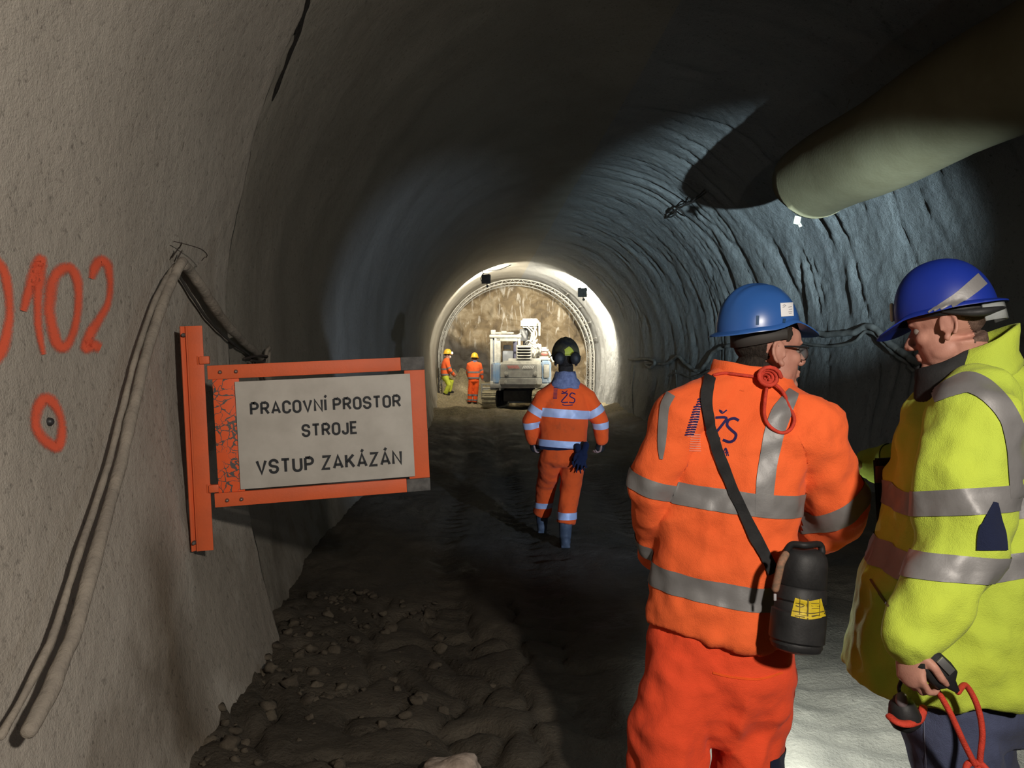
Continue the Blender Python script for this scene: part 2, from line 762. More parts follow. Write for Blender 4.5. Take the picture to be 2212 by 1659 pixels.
MAT_SHOT = shotcrete('tan_sprayed_concrete', (0.345, 0.312, 0.268), (0.43, 0.395, 0.345), (0.20, 0.17, 0.135), 0.5, 34.0, section=True)
MAT_SHOT_R = shotcrete('grey_sprayed_concrete', (0.25, 0.25, 0.25), (0.33, 0.33, 0.32), (0.10, 0.10, 0.10), 1.0, 24.0, 0.5)
jl = j_at(lambda p: p[0] > CX - RAD * math.cos(R(62)) and p[1] > CZ)
jr = j_at(lambda p: p[0] > CX + 0.2 and p[1] > CZ)
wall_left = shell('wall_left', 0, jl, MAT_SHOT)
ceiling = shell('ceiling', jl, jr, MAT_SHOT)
wall_right = shell('wall_right', jr, nP - 1, MAT_SHOT_R)
BVH_L = bvh_of(wall_left.data)
BVH_R = bvh_of(wall_right.data)

# ------------------------------------------------------------------ floor


def floor_z(x, y):
    n = noise.noise
    z = 0.03 * n(V((x * 0.8, y * 0.5, 0.0))) + 0.02 * n(V((x * 2.5, y * 1.7, 5.0)))
    z += 0.016 * n(V((x * 6, y * 5, 1.0))) + 0.010 * n(V((x * 17, y * 13, 1.0)))
    if y < 5.5:
        z -= 0.05 * (1 - sstep(0.0, 0.12, abs(n(V((x * 3.4, y * 2.8, 41.0)))))) * (1 - sstep(0.2, 1.0, x))
    # wheel ruts along the tunnel with cross cleats
    for cx, w in ((-0.15, 0.16), (0.55, 0.2), (1.75, 0.22), (2.9, 0.22)):
        c = cx + 0.18 * n(V((y * 0.25, cx * 9, 3.0)))
        g = math.exp(-((x - c) / w) ** 2)
        z -= 0.05 * g
        z += 0.012 * g * math.sin(y * 26 + (x - c) * 9) * (1 if 0.5 < y < 13 else 0)
    # muck heaped against the foot of the left wall
    foot = -1.15
    h = 0.10 * (1 - sstep(-1.25, -0.1 + 0.25 * n(V((y * 0.9, 0, 6.0))), x)) * (1 - sstep(3.2, 6.5, y)) * sstep(-3, 0, y)
    h += 0.09 * (1 - sstep(-1.25, -0.5, x)) * (1 - sstep(4.5, 25, y))
    lump = abs(n(V((x * 5.5, y * 4.2, 12.0)))) + 0.5 * abs(n(V((x * 12, y * 10, 2.0))))
    z += h * (0.7 + 0.45 * lump)
    # right foot
    z += 0.18 * sstep(4.0, 4.9, x)
    # low mound across the drive before the lit face, muck beyond it
    far = sstep(20, 25, y)
    z += far * 0.12
    z += 0.20 * math.exp(-((y - 25.0) / 0.9) ** 2) * (0.5 + 0.5 * (1 - sstep(-0.2, 2.2, x))) * (1 + 0.8 * n(V((x * 1.2, y * 0.8, 4.0))))
    z += far * 0.07 * abs(n(V((x * 2.6, y * 2.6, 3.0))))
    z += 0.5 * (1 - sstep(-0.9, 1.0, x)) * sstep(26.5, 29.5, y) * (0.8 + 0.6 * n(V((x * 1.7, y * 1.7, 22.0))))
    z += 1.15 * sstep(30.2, 32.4, y) * (1 - sstep(0.5, 3.0, x)) * (0.7 + 0.6 * abs(n(V((x * 2.2, y * 1.7, 2.0)))))
    return z


fx = []
x = -1.75
while x < 5.5:
    fx.append(x)
    x += 0.028 if x < 1.0 else 0.042
fy = []
y = Y0
while y < 33.3:
    fy.append(y)
    y += 0.2 if y < 1.2 else (0.034 if y < 5.0 else (0.06 if y < 12 else (0.12 if y < 23 else 0.085)))
bm = bmesh.new()
grid(bm, [[V((x, y, floor_z(x, y))) for x in fx] for y in fy])


def mud_material():
    m, nt, b = nodes('churned_mud')
    L = nt.links
    tc = N(nt, 'ShaderNodeTexCoord')
    P = tc.outputs['Object']
    n1 = N(nt, 'ShaderNodeTexNoise', Scale=1.3, Detail=8.0, Roughness=0.65)
    n2 = N(nt, 'ShaderNodeTexNoise', Scale=16.0, Detail=8.0, Roughness=0.7)
    n3 = N(nt, 'ShaderNodeTexNoise', Scale=60.0, Detail=4.0)
    for n in (n1, n2, n3):
        L.new(P, n.inputs['Vector'])
    r = ramp(nt, [(0.32, (0.042, 0.035, 0.026)), (0.55, (0.085, 0.071, 0.053)), (0.75, (0.16, 0.136, 0.104))])
    L.new(n1.outputs['Fac'], r.inputs[0])
    # drier, yellower spoil near the face
    sx = N(nt, 'ShaderNodeSeparateXYZ')
    L.new(P, sx.inputs[0])
    mr = N(nt, 'ShaderNodeMapRange')
    mr.inputs[1].default_value = 21.0
    mr.inputs[2].default_value = 24.5
    L.new(sx.outputs['Y'], mr.inputs[0])
    r2 = ramp(nt, [(0.3, (0.13, 0.105, 0.07)), (0.7, (0.36, 0.30, 0.18))])
    L.new(n2.outputs['Fac'], r2.inputs[0])
    mx = N(nt, 'ShaderNodeMix', data_type='RGBA')
    L.new(mr.outputs[0], mx.inputs[0])
    L.new(r.outputs[0], mx.inputs[6])
    L.new(r2.outputs[0], mx.inputs[7])
    L.new(mx.outputs[2], b.inputs['Base Color'])
    rr = ramp(nt, [(0.35, 0.55), (0.6, 0.95)])
    L.new(n1.outputs['Fac'], rr.inputs[0])
    L.new(rr.outputs[0], b.inputs['Roughness'])
    b.inputs['Specular IOR Level'].default_value = 0.25
    ad = N(nt, 'ShaderNodeMath', operation='MULTIPLY_ADD')
    ad.inputs[1].default_value = 0.4
    L.new(n3.outputs['Fac'], ad.inputs[0])
    L.new(n2.outputs['Fac'], ad.inputs[2])
    bp = N(nt, 'ShaderNodeBump', Strength=0.8, Distance=0.03)
    L.new(ad.outputs[0], bp.inputs['Height'])
    L.new(bp.outputs[0], b.inputs['Normal'])
    return m


MAT_MUD = mud_material()
floor = obj('floor', bm, MAT_MUD)
floor['kind'] = 'structure'

o = obj('trim_1', surf_strip(BVH_L, [(666, -12, 9), (662, 10, 10), (655, 32, 7), (643, 66, 13), (637, 88, 8), (626, 112, 9), (614, 146, 6), (604, 170, 8), (596, 192, 9), (586, 218, 2)], 8, 0.005, 5, n=10),
        M('open_joint', (0.035, 0.030, 0.025), (0.012, 0.010, 0.009), 30, 0.95, 0.5, 60))
o['kind'] = 'structure'

# loose lumps of muck at the foot of the left wall
random.seed(4)
bm = bmesh.new()
for k in range(230):
    y = random.uniform(1.9, 5.6)
    x = -1.12 + abs(random.gauss(0, 0.42)) + 0.02
    if x > 0.4:
        continue
    r = random.choice((0.010, 0.014, 0.018, 0.026, 0.036)) * random.uniform(0.8, 1.3)
    z = floor_z(x, y) + r * 0.25
    b2 = bmesh.new()
    bmesh.ops.create_icosphere(b2, subdivisions=2, radius=r)
    ph = V((random.random() * 50, random.random() * 50, 0))
    for v in b2.verts:
        v.co *= 1 + 0.85 * noise.noise(v.co / r * 1.1 + ph)
        v.co.z *= 0.7
        v.co += V((x, y, z))
    me = bpy.data.meshes.new('t')
    b2.to_mesh(me)
    b2.free()
    bm.from_mesh(me)
    bpy.data.meshes.remove(me)
o = obj('rubble', bm, M('clay_lumps', (0.105, 0.086, 0.062), (0.05, 0.040, 0.029), 12, 0.9, 0.8, 50))
tag(o, 'loose muddy rubble heaped along the foot of the left wall', 'rubble', kind='stuff')

b2 = bmesh.new()
bmesh.ops.create_icosphere(b2, subdivisions=4, radius=0.105)
for v in b2.verts:
    v.co *= 1 + 0.5 * noise.noise(v.co * 9 + V((3, 1, 8))) + 0.16 * noise.noise(v.co * 34)
    v.co.x *= 1.15
    v.co.z *= 0.8
pc = U(975, 1640, 3.05)
pc.z = floor_z(pc.x, pc.y) + 0.05
for v in b2.verts:
    v.co += pc
o = obj('stone', b2, M('pale_clay', (0.42, 0.34, 0.28), (0.24, 0.19, 0.15), 22, 0.9, 0.6, 40), loc=(pc.x, pc.y, pc.z - 0.07))
tag(o, 'pale lump of stone lying in the dark mud at the bottom edge', 'stone')

# ------------------------------------------------------------------ rock face, end cap added behind the camera against world light


def rock_material():
    m, nt, b = nodes('rock_face')
    L = nt.links
    tc = N(nt, 'ShaderNodeTexCoord')
    P = tc.outputs['Object']
    n1 = N(nt, 'ShaderNodeTexNoise', Scale=1.1, Detail=8.0, Roughness=0.62)
    n1.inputs['Distortion'].default_value = 0.8
    mp = N(nt, 'ShaderNodeMapping')
    mp.inputs['Scale'].default_value = (4.6, 1.0, 0.9)
    n2 = N(nt, 'ShaderNodeTexNoise', Scale=1.0, Detail=5.0, Roughness=0.6)
    n2.inputs['Distortion'].default_value = 1.6
    L.new(P, mp.inputs[0])
    L.new(mp.outputs[0], n2.inputs['Vector'])
    L.new(P, n1.inputs['Vector'])
    r1 = ramp(nt, [(0.32, (0.070, 0.050, 0.030)), (0.5, (0.165, 0.120, 0.066)), (0.68, (0.30, 0.25, 0.175))])
    L.new(n1.outputs['Fac'], r1.inputs[0])
    r2 = ramp(nt, [(0.555, 0.0), (0.66, 0.8)])
    L.new(n2.outputs['Fac'], r2.inputs[0])
    mx = N(nt, 'ShaderNodeMix', data_type='RGBA')
    L.new(r2.outputs[0], mx.inputs[0])
    L.new(r1.outputs[0], mx.inputs[6])
    mx.inputs[7].default_value = (0.42, 0.39, 0.34, 1)
    # darker freshly dug rock low on the left
    n3 = N(nt, 'ShaderNodeTexNoise', Scale=0.8, Detail=5.0)
    L.new(P, n3.inputs['Vector'])
    sx = N(nt, 'ShaderNodeSeparateXYZ')
    L.new(P, sx.inputs[0])
    t = N(nt, 'ShaderNodeMath', operation='MULTIPLY_ADD')
    t.inputs[1].default_value = -0.35
    L.new(sx.outputs['Z'], t.inputs[0])
    t2 = N(nt, 'ShaderNodeMath', operation='MULTIPLY_ADD')
    t2.inputs[1].default_value = -0.22
    L.new(sx.outputs['X'], t2.inputs[0])
    L.new(n3.outputs['Fac'], t.inputs[2])
    L.new(t.outputs[0], t2.inputs[2])
    r3 = ramp(nt, [(0.0, 0.0), (0.18, 1.0)])
    ad = N(nt, 'ShaderNodeMath', operation='ADD')
    ad.inputs[1].default_value = 0.45
    L.new(t2.outputs[0], ad.inputs[0])
    L.new(ad.outputs[0], r3.inputs[0])
    mx2 = N(nt, 'ShaderNodeMix', data_type='RGBA')
    L.new(r3.outputs[0], mx2.inputs[0])
    L.new(mx.outputs[2], mx2.inputs[6])
    mx2.inputs[7].default_value = (0.085, 0.072, 0.058, 1)
    L.new(mx2.outputs[2], b.inputs['Base Color'])
    b.inputs['Roughness'].default_value = 0.85
    bp = N(nt, 'ShaderNodeBump', Strength=0.9, Distance=0.08)
    L.new(n1.outputs['Fac'], bp.inputs['Height'])
    L.new(bp.outputs[0], b.inputs['Normal'])
    return m


bm = bmesh.new()
rows = []
zz = -0.4
while zz < 5.5:
    row = []
    xx = -1.7
    while xx < 5.4:
        n = noise.noise
        dy = 0.30 * n(V((xx * 0.9, zz * 0.9, 1.0))) + 0.20 * abs(n(V((xx * 2.4, zz * 2.0, 6.0)))) + 0.07 * n(V((xx * 7, zz * 6, 2.0)))
        row.append(V((xx, 32.55 - dy, zz)))
        xx += 0.065
    rows.append(row)
    zz += 0.065
grid(bm, rows)
bmesh.ops.reverse_faces(bm, faces=bm.faces[:])
o = obj('wall_back', bm, rock_material())
o['kind'] = 'structure'

bm = bmesh.new()
grid(bm, [[V((-1.6, Y0 + 0.05, -0.5)), V((5.3, Y0 + 0.05, -0.5))], [V((-1.6, Y0 + 0.05, 5.5)), V((5.3, Y0 + 0.05, 5.5))]])
o = obj('wall_front_cap', bm, MAT_SHOT)
o['kind'] = 'structure'
# ------------------------------------------------------------------ steel arches near the face
MAT_STEEL = M('dusty_steel', (0.34, 0.33, 0.30), (0.22, 0.21, 0.19), 9, 0.7, 0.2, 60, 0.3)


def arch(y, label):
    root = thing('steel_arch', label, 'arch', (CX, y, 0.15))

    def pt(a, r, dy):
        if a < 0 or a > math.pi:
            t = (-a if a < 0 else a - math.pi)
            x = (CX + r if a < 0 else CX - r) + (-0.02 if a < 0 else 0.02) * t
            return V((x, y + dy, CZ - t * 2.0))
        return V((CX + r * math.cos(a), y + dy, CZ + r * math.sin(a)))
    angs = [-0.9 + (math.pi + 1.8) * i / 90 for i in range(91)]
    for r, dy in ((2.96, 0.0), (3.08, -0.07), (3.08, 0.07)):
        bm = bmesh.new()
        tube(bm, [pt(a, r, dy) for a in angs], 0.024, 8, up=V((0, 1, 0)))
        obj('chord_bar', bm, MAT_STEEL, root)
    bm = bmesh.new()
    tube(bm, [pt(a, 2.96 if i % 2 else 3.08, 0.0 if i % 2 else (0.07 if i % 4 else -0.07)) for i, a in enumerate(angs)], 0.014, 6, up=V((0, 1, 0)))
    obj('lacing_bar', bm, MAT_STEEL, root)
    return root


arch(31.4, 'lattice steel arch nearest the rock face at the tunnel end')
arch(30.3, 'lattice steel arch in front of the one nearest the rock face')

# spacer bars between the arches on the right shoulder
for k, a in enumerate((14, 26, 39, 52)):
    bm = bmesh.new()
    c = V((CX + 3.135 * math.cos(R(a)), 0, CZ + 3.135 * math.sin(R(a))))
    tube(bm, [V((c.x, 29.6, c.z)), V((c.x, 31.9, c.z))], 0.022, 8)
    o = obj('spacer_bar', bm, MAT_STEEL, loc=(c.x, 30.7, c.z))
    nm = ('lowest', 'second lowest', 'second highest', 'highest')[k]
    tag(o, nm + ' of the four steel spacer bars on the right of the arches', 'bar', 'spacer bars between the arches')

# ------------------------------------------------------------------ two floodlights hung before the lit zone
MAT_LAMP = M('grey_lamp_housing', (0.075, 0.072, 0.065), (0.11, 0.105, 0.095), 14, 0.6)
MAT_LENS = emit('lamp_lens', (1.0, 0.97, 0.88), 12.0)


def floodlight(px, py, d, power, label, tgt):
    c = U(px, py, d)
    root = thing('floodlight', label, 'lamp', c, 'floodlights at the tunnel end')
    bm = bmesh.new()
    box(bm, c, (0.31, 0.07, 0.31), bev=0.012)
    for i in range(7):
        box(bm, c + V((-0.12 + 0.04 * i, -0.045, 0)), (0.008, 0.03, 0.27))
    obj('housing', sharp(to_mesh(bm)), MAT_LAMP, root)
    bm = bmesh.new()
    box(bm, c + V((0, 0.038, 0)), (0.27, 0.006, 0.27))
    obj('lens', bm, MAT_LENS, root)
    out = V((c.x - CX, 0, c.z - CZ)).normalized()
    bm = bmesh.new()
    s = V((out.z, 0, -out.x))
    tube(bm, [c + s * 0.17, c + s * 0.17 + out * 0.1, c + out * 0.22, c - s * 0.17 + out * 0.1, c - s * 0.17], 0.011, 8, up=V((0, 1, 0)))
    tube(bm, [c + out * 0.2, c + out * 0.42], 0.015, 8)
    obj('bracket', bm, MAT_LAMP, root)
    bm = bmesh.new()
    ball(bm, c - V((0, 0.03, 0.24)) + V((0.04, 0, 0)), 0.045)
    tube(bm, [c - V((-0.02, 0.02, 0.13)), c - V((-0.04, 0.03, 0.24))], 0.012, 8)
    obj('plug', bm, MAT_LAMP, root)
    l = area('floodlight_beam', c + V((0, 0.06, 0)), tgt, power, (1.0, 0.93, 0.76), 0.27)
    l.parent = root
    l.location = V((0, 0.06, 0))
    return root


floodlight(1050, 603, 26.0, 330, 'square floodlight on the left crown, seen from its dark back', U(1050, 640, 32))
floodlight(1258, 632, 26.0, 1250, 'square floodlight on the right shoulder, seen from its dark back', U(1330, 680, 30))

# thin cable that feeds the lamps
bm = bmesh.new()
tube(bm, [V(p) for p in spline([U(1052, 585, 26.1), U(1080, 582, 26.4), U(1120, 567, 27), U(1160, 566, 27.4), U(1215, 590, 27)], 8)], 0.014, 6)
o = obj('lamp_cable', bm, M('black_cable', (0.03, 0.03, 0.03), rough=0.6), loc=tuple(U(1080, 582, 26.4)))
tag(o, 'thin dark cable looping over the crown between the two floodlights', 'cable')

# ------------------------------------------------------------------ ventilation duct
MAT_DUCT = M('ochre_duct_fabric', (0.185, 0.155, 0.088), (0.15, 0.122, 0.066), 2.5, 0.7, 0.15, 30)
DC = V((3.62, 0, 3.63))
DR = 0.41
droot = thing('ventilation_duct', 'big ochre fabric ventilation duct hanging under the right of the roof', 'duct', (DC.x, 8.0, DC.z))
bm = bmesh.new()
rows = []
dy = [-5.8 + 13.85 * i / 120 for i in range(121)]
dy[-1] = 8.05
for y in dy:
    sag = 0.015 * math.sin(y * 3.1)
    row = []
    for k in range(48):
        a = 2 * math.pi * k / 48
        rr = DR * (1 + 0.02 * noise.noise(V((math.cos(a) * 1.5, math.sin(a) * 1.5, y * 0.8))) - 0.012 * math.exp(-((y % 1.6 - 0.8) / 0.05) ** 2))
        e = 0.0
        if y > 8.0:
            e = -0.16 * sstep(-0.2, -1.0, math.sin(a)) - 0.35 * sstep(0.2, 1, math.cos(a + 0.3)) * 0.3
        row.append(V((DC.x + rr * math.cos(a), y + e, DC.z + rr * math.sin(a) - sag)))
    rows.append(row)
inner = [[V((DC.x + (p.x - DC.x) * 0.985, p.y, DC.z + (p.z - DC.z) * 0.985)) for p in r] for r in rows]
loft(bm, rows + inner[::-1], cap=False)
bm.normal_update()
bmesh.ops.recalc_face_normals(bm, faces=bm.faces[:])
obj('duct_tube', bm, MAT_DUCT, droot)
for y in (7.7, 6.3, 4.9, 3.5):
    bm = bmesh.new()
    tube(bm, [V((DC.x + 0.12, y, DC.z + DR - 0.02)), V((DC.x + 0.25, y, DC.z + DR + 0.35))], 0.006, 6)
    obj('hanger_wire', bm, MAT_STEEL, droot)
c = U(1722, 476, 7.93)
bm = bmesh.new()
box(bm, c, (0.07, 0.01, 0.085), Matrix.Rotation(R(12), 3, 'Y'), 0.003)
box(bm, c + V((0.03, 0, -0.05)), (0.035, 0.01, 0.04), Matrix.Rotation(R(-25), 3, 'Y'), 0.003)
o = obj('tag', sharp(to_mesh(bm)), M('pale_tag', (0.62, 0.62, 0.45), rough=0.8), droot)
o['label'] = 'pale cream tag'

# stray wires poking from the lining near the duct shadow
bm = bmesh.new()
MAT_WIRE = M('rusty_wire', (0.05, 0.04, 0.035), rough=0.7)
for path in ([(1440, 470, 0.02), (1452, 455, 0.10), (1470, 440, 0.14), (1500, 430, 0.10), (1528, 412, 0.03)],
             [(1442, 468, 0.02), (1462, 458, 0.12), (1470, 442, 0.15), (1510, 418, 0.12), (1524, 408, 0.02)],
             [(1472, 440, 0.13), (1478, 452, 0.08), (1480, 466, 0.01)]):
    p = surf_path(BVH_R, path, 0.05, 6)
    tube(bm, p, 0.012, 6)
o = obj('stray_wire', bm, MAT_WIRE, loc=tuple(surf_path(BVH_R, [(1470, 440), (1471, 441)], 0.02)[0]))
tag(o, 'dark bunch of stray wire sticking out of the right lining below the duct', 'wire')

# ------------------------------------------------------------------ cables along the right wall
MAT_CAB_R = M('dusty_grey_cable', (0.26, 0.25, 0.23), (0.16, 0.155, 0.145), 8, 0.85)
p = surf_path(BVH_R, [(1757, 718, 0.05), (1800, 722, 0.05), (1850, 718, 0.05), (1890, 705, 0.05), (1930, 740, 0.06), (1975, 775, 0.05), (2050, 800, 0.05), (2130, 760, 0.05), (2212, 720, 0.05), (2300, 760, 0.05)], 0.05, 8)
bm = bmesh.new()
tube(bm, p, 0.042, 10)
o = obj('cable', bm, MAT_CAB_R, loc=tuple(p[0]))
tag(o, 'thick grey cable hung in a peak on the right wall between the two blue helmets', 'cable')
p2 = surf_path(BVH_R, [(1740, 742, 0.03), (1800, 748, 0.05), (1850, 740, 0.05), (1888, 716, 0.06), (1935, 762, 0.05), (1980, 800, 0.05)], 0.05, 8)
bm = bmesh.new()
tube(bm, p2, 0.022, 8)
o = obj('cable', bm, MAT_CAB_R, loc=tuple(p2[0]))
tag(o, 'thinner grey cable just under the thick peaked cable on the right wall', 'cable')
p3 = surf_path(BVH_R, [(1362, 776, 0.04), (1385, 777, 0.08), (1408, 775, 0.10), (1424, 783, 0.12), (1412, 794, 0.10), (1400, 786, 0.08), (1420, 786, 0.05), (1445, 785, 0.05), (1468, 770, 0.05), (1485, 785, 0.06), (1510, 801, 0.06), (1530, 788, 0.06), (1548, 760, 0.05), (1590, 745, 0.05), (1650, 752, 0.05)], 0.05, 8)
bm = bmesh.new()
tube(bm, p3, [0.04] * len(p3), 8)
o = obj('cable', bm, MAT_CAB_R, loc=tuple(p3[0]))
tag(o, 'pale cable draped in scallops on the far right wall beside the lit opening', 'cable')
p4 = surf_path(BVH_R, [(1448, 812, 0.03), (1470, 806, 0.05), (1500, 815, 0.05), (1540, 800, 0.05)], 0.04, 6)
bm = bmesh.new()
tube(bm, p4, 0.018, 6)
o = obj('cable', bm, MAT_CAB_R, loc=tuple(p4[0]))
tag(o, 'thin slack wire under the scalloped cable on the far right wall', 'cable')
for pth, nm in (([(1372, 790), (1368, 850), (1371, 918)], 'long'), ([(1462, 800), (1466, 850), (1470, 890)], 'short')):
    p = surf_path(BVH_R, pth, 0.03, 5)
    bm = bmesh.new()
    tube(bm, p, 0.014, 6)
    o = obj('dropper_wire', bm, MAT_CAB_R, loc=tuple(p[0]))
    tag(o, nm + ' thin wire hanging straight down the far right wall under the cable', 'wire')

# ------------------------------------------------------------------ hose bundle over a hook on the left wall
MAT_HOSE = M('concrete_crusted_hose', (0.30, 0.265, 0.22), (0.22, 0.195, 0.165), 12, 0.9, 0.7, 45)
hroot = thing('cable_bundle', 'concrete-crusted cable bundle hung over a hook on the left wall', 'cable', surf_path(BVH_L, [(360, 565), (361, 566)], 0.05)[0])
main = surf_path(BVH_L, [(-40, 1600, 0.12), (60, 1420, 0.11), (130, 1230, 0.10), (195, 1050, 0.085), (240, 900, 0.075), (275, 770, 0.07), (315, 655, 0.07), (338, 595, 0.075), (352, 566, 0.08), (364, 572, 0.07)], 0.06, 8)
bm = bmesh.new()
tube(bm, main, [0.021 + 0.0035 * noise.noise(p * 9) for p in main], 12)
obj('hose', bm, MAT_HOSE, hroot)
sec = surf_path(BVH_L, [(-62, 1600, 0.075), (44, 1420, 0.07), (115, 1230, 0.065), (182, 1050, 0.06), (228, 900, 0.055), (262, 780, 0.05), (304, 660, 0.05), (332, 600, 0.055), (350, 574, 0.055)], 0.05, 8)
bm = bmesh.new()
tube(bm, sec, [0.011 + 0.003 * noise.noise(p * 11) for p in sec], 10)
obj('hose', bm, MAT_HOSE, hroot)
right = surf_path(BVH_L, [(358, 570, 0.075), (372, 580, 0.07), (395, 608, 0.07), (425, 655, 0.07), (460, 700, 0.065), (500, 735, 0.06), (530, 760, 0.06), (545, 772, 0.05), (560, 800, 0.04), (575, 850, 0.04), (590, 950, 0.04)], 0.06, 8)
bm = bmesh.new()
tube(bm, right, [0.025 + 0.003 * noise.noise(p * 9) for p in right], 12)
obj('hose', bm, MAT_HOSE, hroot)
r2 = surf_path(BVH_L, [(366, 584, 0.03), (400, 640, 0.03), (440, 695, 0.028), (490, 742, 0.03), (535, 775, 0.03), (560, 830, 0.03)], 0.03, 8)
bm = bmesh.new()
tube(bm, r2, 0.007, 8)
obj('hose', bm, M('dark_hose', (0.05, 0.045, 0.04), rough=0.8), hroot)
# ties by the sign, crossing wires at the hook
bm = bmesh.new()
tube(bm, surf_path(BVH_L, [(520, 775, 0.02), (535, 768, 0.08), (548, 772, 0.09), (545, 785, 0.02)], 0.05, 6), 0.008, 6)
tube(bm, surf_path(BVH_L, [(525, 778, 0.05), (540, 782, 0.09), (560, 770, 0.03)], 0.05, 6), 0.009, 6)
obj('binding_wire', bm, MAT_WIRE, hroot)
bm = bmesh.new()
tube(bm, surf_path(BVH_L, [(558, 790, 0.05), (553, 765, 0.07), (556, 752, 0.08), (563, 762, 0.06), (566, 800, 0.04)], 0.05, 6), 0.013, 8)
obj('hose_loop', bm, MAT_HOSE, hroot)
bm = bmesh.new()
tube(bm, surf_path(BVH_L, [(341, 520, 0.10), (350, 535, 0.07), (357, 556, 0.03)], 0.05, 6), 0.003, 6)
tube(bm, surf_path(BVH_L, [(350, 519, 0.05), (372, 532, 0.12), (385, 545, 0.13), (389, 562, 0.10)], 0.05, 6), 0.0022, 6)
tube(bm, surf_path(BVH_L, [(363, 542, 0.06), (364, 558, 0.04)], 0.05, 6), 0.003, 6)
obj('hook_wire', bm, MAT_WIRE, hroot)

# ------------------------------------------------------------------ spray paint on the left wall
MAT_SPRAY = sprayed('orange_spray_paint', (0.86, 0.125, 0.055))


def spray(strokes, name, label, cat='marking'):
    bm = bmesh.new()
    bm.verts.layers.float.new('cover')
    for pts, w, closed in strokes:
        pts = [(q[0], q[1], q[2] * 1.3) + tuple(q[3:]) for q in pts]
        b = surf_strip(BVH_L, pts, w, 0.006, across=7, n=10, cover=True, closed=closed)
        me = bpy.data.meshes.new('t')
        b.to_mesh(me)
        b.free()
        bm.from_mesh(me)
        bpy.data.meshes.remove(me)
    bmesh.ops.recalc_face_normals(bm, faces=bm.faces[:])
    me = to_mesh(bm, name)
    c = me.vertices[0].co.copy()
    o = obj(name, me, MAT_SPRAY, loc=tuple(c))
    return tag(o, label, cat)


root_c = surf_path(BVH_L, [(100, 660), (101, 661)], 0.01)[0]
nroot = thing('sprayed_number', 'orange spray-painted number 0102 on the left wall', 'marking', root_c)
DIG = {
    'digit_zero': [([(-20, 560, 22, .9), (6, 590, 24, 1), (16, 650, 22, .9), (14, 700, 24, 1), (0, 755, 30, 1), (-25, 780, 26, .9), (-45, 700, 22, .9), (-40, 600, 22, .9)], 24, True)],
    'digit_one': [([(46, 672, 20, .95), (58, 630, 26, 1), (72, 585, 30, 1), (84, 562, 30, 1), (82, 600, 30, 1), (77, 650, 22, .95), (80, 710, 20, .95), (90, 766, 14, .8)], 24, False)],
    'digit_nought': [([(140, 578, 26, 1), (118, 592, 28, 1), (106, 625, 30, .95), (104, 680, 30, .9), (116, 735, 28, 1), (134, 750, 26, 1), (150, 730, 22, 1), (163, 685, 20, .95), (166, 630, 22, 1), (158, 590, 24, 1)], 26, True)],
    'digit_two': [([(194, 602, 18, .8), (202, 578, 26, 1), (216, 562, 26, 1), (230, 576, 22, 1), (235, 615, 18, .9), (228, 660, 18, .9), (208, 695, 24, .95), (190, 725, 26, 1), (182, 752, 26, 1), (198, 746, 28, 1), (214, 752, 26, .9)], 22, False)],
}
for nm, st in DIG.items():
    bm = bmesh.new()
    bm.verts.layers.float.new('cover')
    for pts, w, closed in st:
        pts = [(q[0], q[1], q[2] * 1.3) + tuple(q[3:]) for q in pts]
        b = surf_strip(BVH_L, pts, w, 0.006, across=7, n=10, cover=True, closed=closed)
        me = bpy.data.meshes.new('t')
        b.to_mesh(me)
        b.free()
        bm.from_mesh(me)
        bpy.data.meshes.remove(me)
    obj(nm, bm, MAT_SPRAY, nroot)
spray([([(92, 862, 30, 1), (76, 885, 28, .95), (74, 920, 26, .95), (92, 950, 28, 1), (118, 966, 26, 1), (130, 945, 24, 1), (128, 905, 22, .9), (112, 872, 26, 1)], 26, True)],
      'sprayed_ring', 'orange spray-painted ring around a bolt on the left wall')
p = surf_path(BVH_L, [(105, 911), (106, 912)], 0.0)[0]
nrm = V((1, 0, 0))
bm = bmesh.new()
tube(bm, [p - nrm * 0.02, p + nrm * 0.004], [0.017, 0.013], 14)
o = obj('survey_bolt', bm, M('dark_bolt', (0.06, 0.06, 0.062), rough=0.5, metal=0.6), loc=tuple(p))
tag(o, 'small dark survey bolt in the middle of the orange ring', 'bolt')

# ------------------------------------------------------------------ sign
hit = BVH_L.ray_cast(EYE, ray(396, 940), 30)[0]
dl = min(BVH_L.ray_cast(EYE, ray(x_, y_), 30)[0].y for x_, y_ in ((384, 705), (396, 940), (410, 1188)))
print('SIGN depth', dl, hit)
O_ = U(449, 790, dl)
TR = U(915, 770, dl * 1.045)
BL = U(463, 1095, dl)
su = (TR - O_).normalized()
sw = (TR - O_).length
sv = (BL - O_)
sv = (sv - su * sv.dot(su))
sh = sv.length
sv.normalize()
sn = su.cross(-sv).normalized()
if sn.y > 0:
    sn = -sn
print('SIGN size', sw, sh)
SM = Matrix((su, -sv, sn)).transposed()      # columns: right, up, towards viewer


def SP(u, v, z=0.0):
    return O_ + su * (u * sw) + sv * (v * sh) + sn * z


MAT_OR = M('orange_paint_worn', (0.74, 0.125, 0.035), (0.62, 0.115, 0.038), 5, 0.55, 0.1, 90, 0, 0.4)


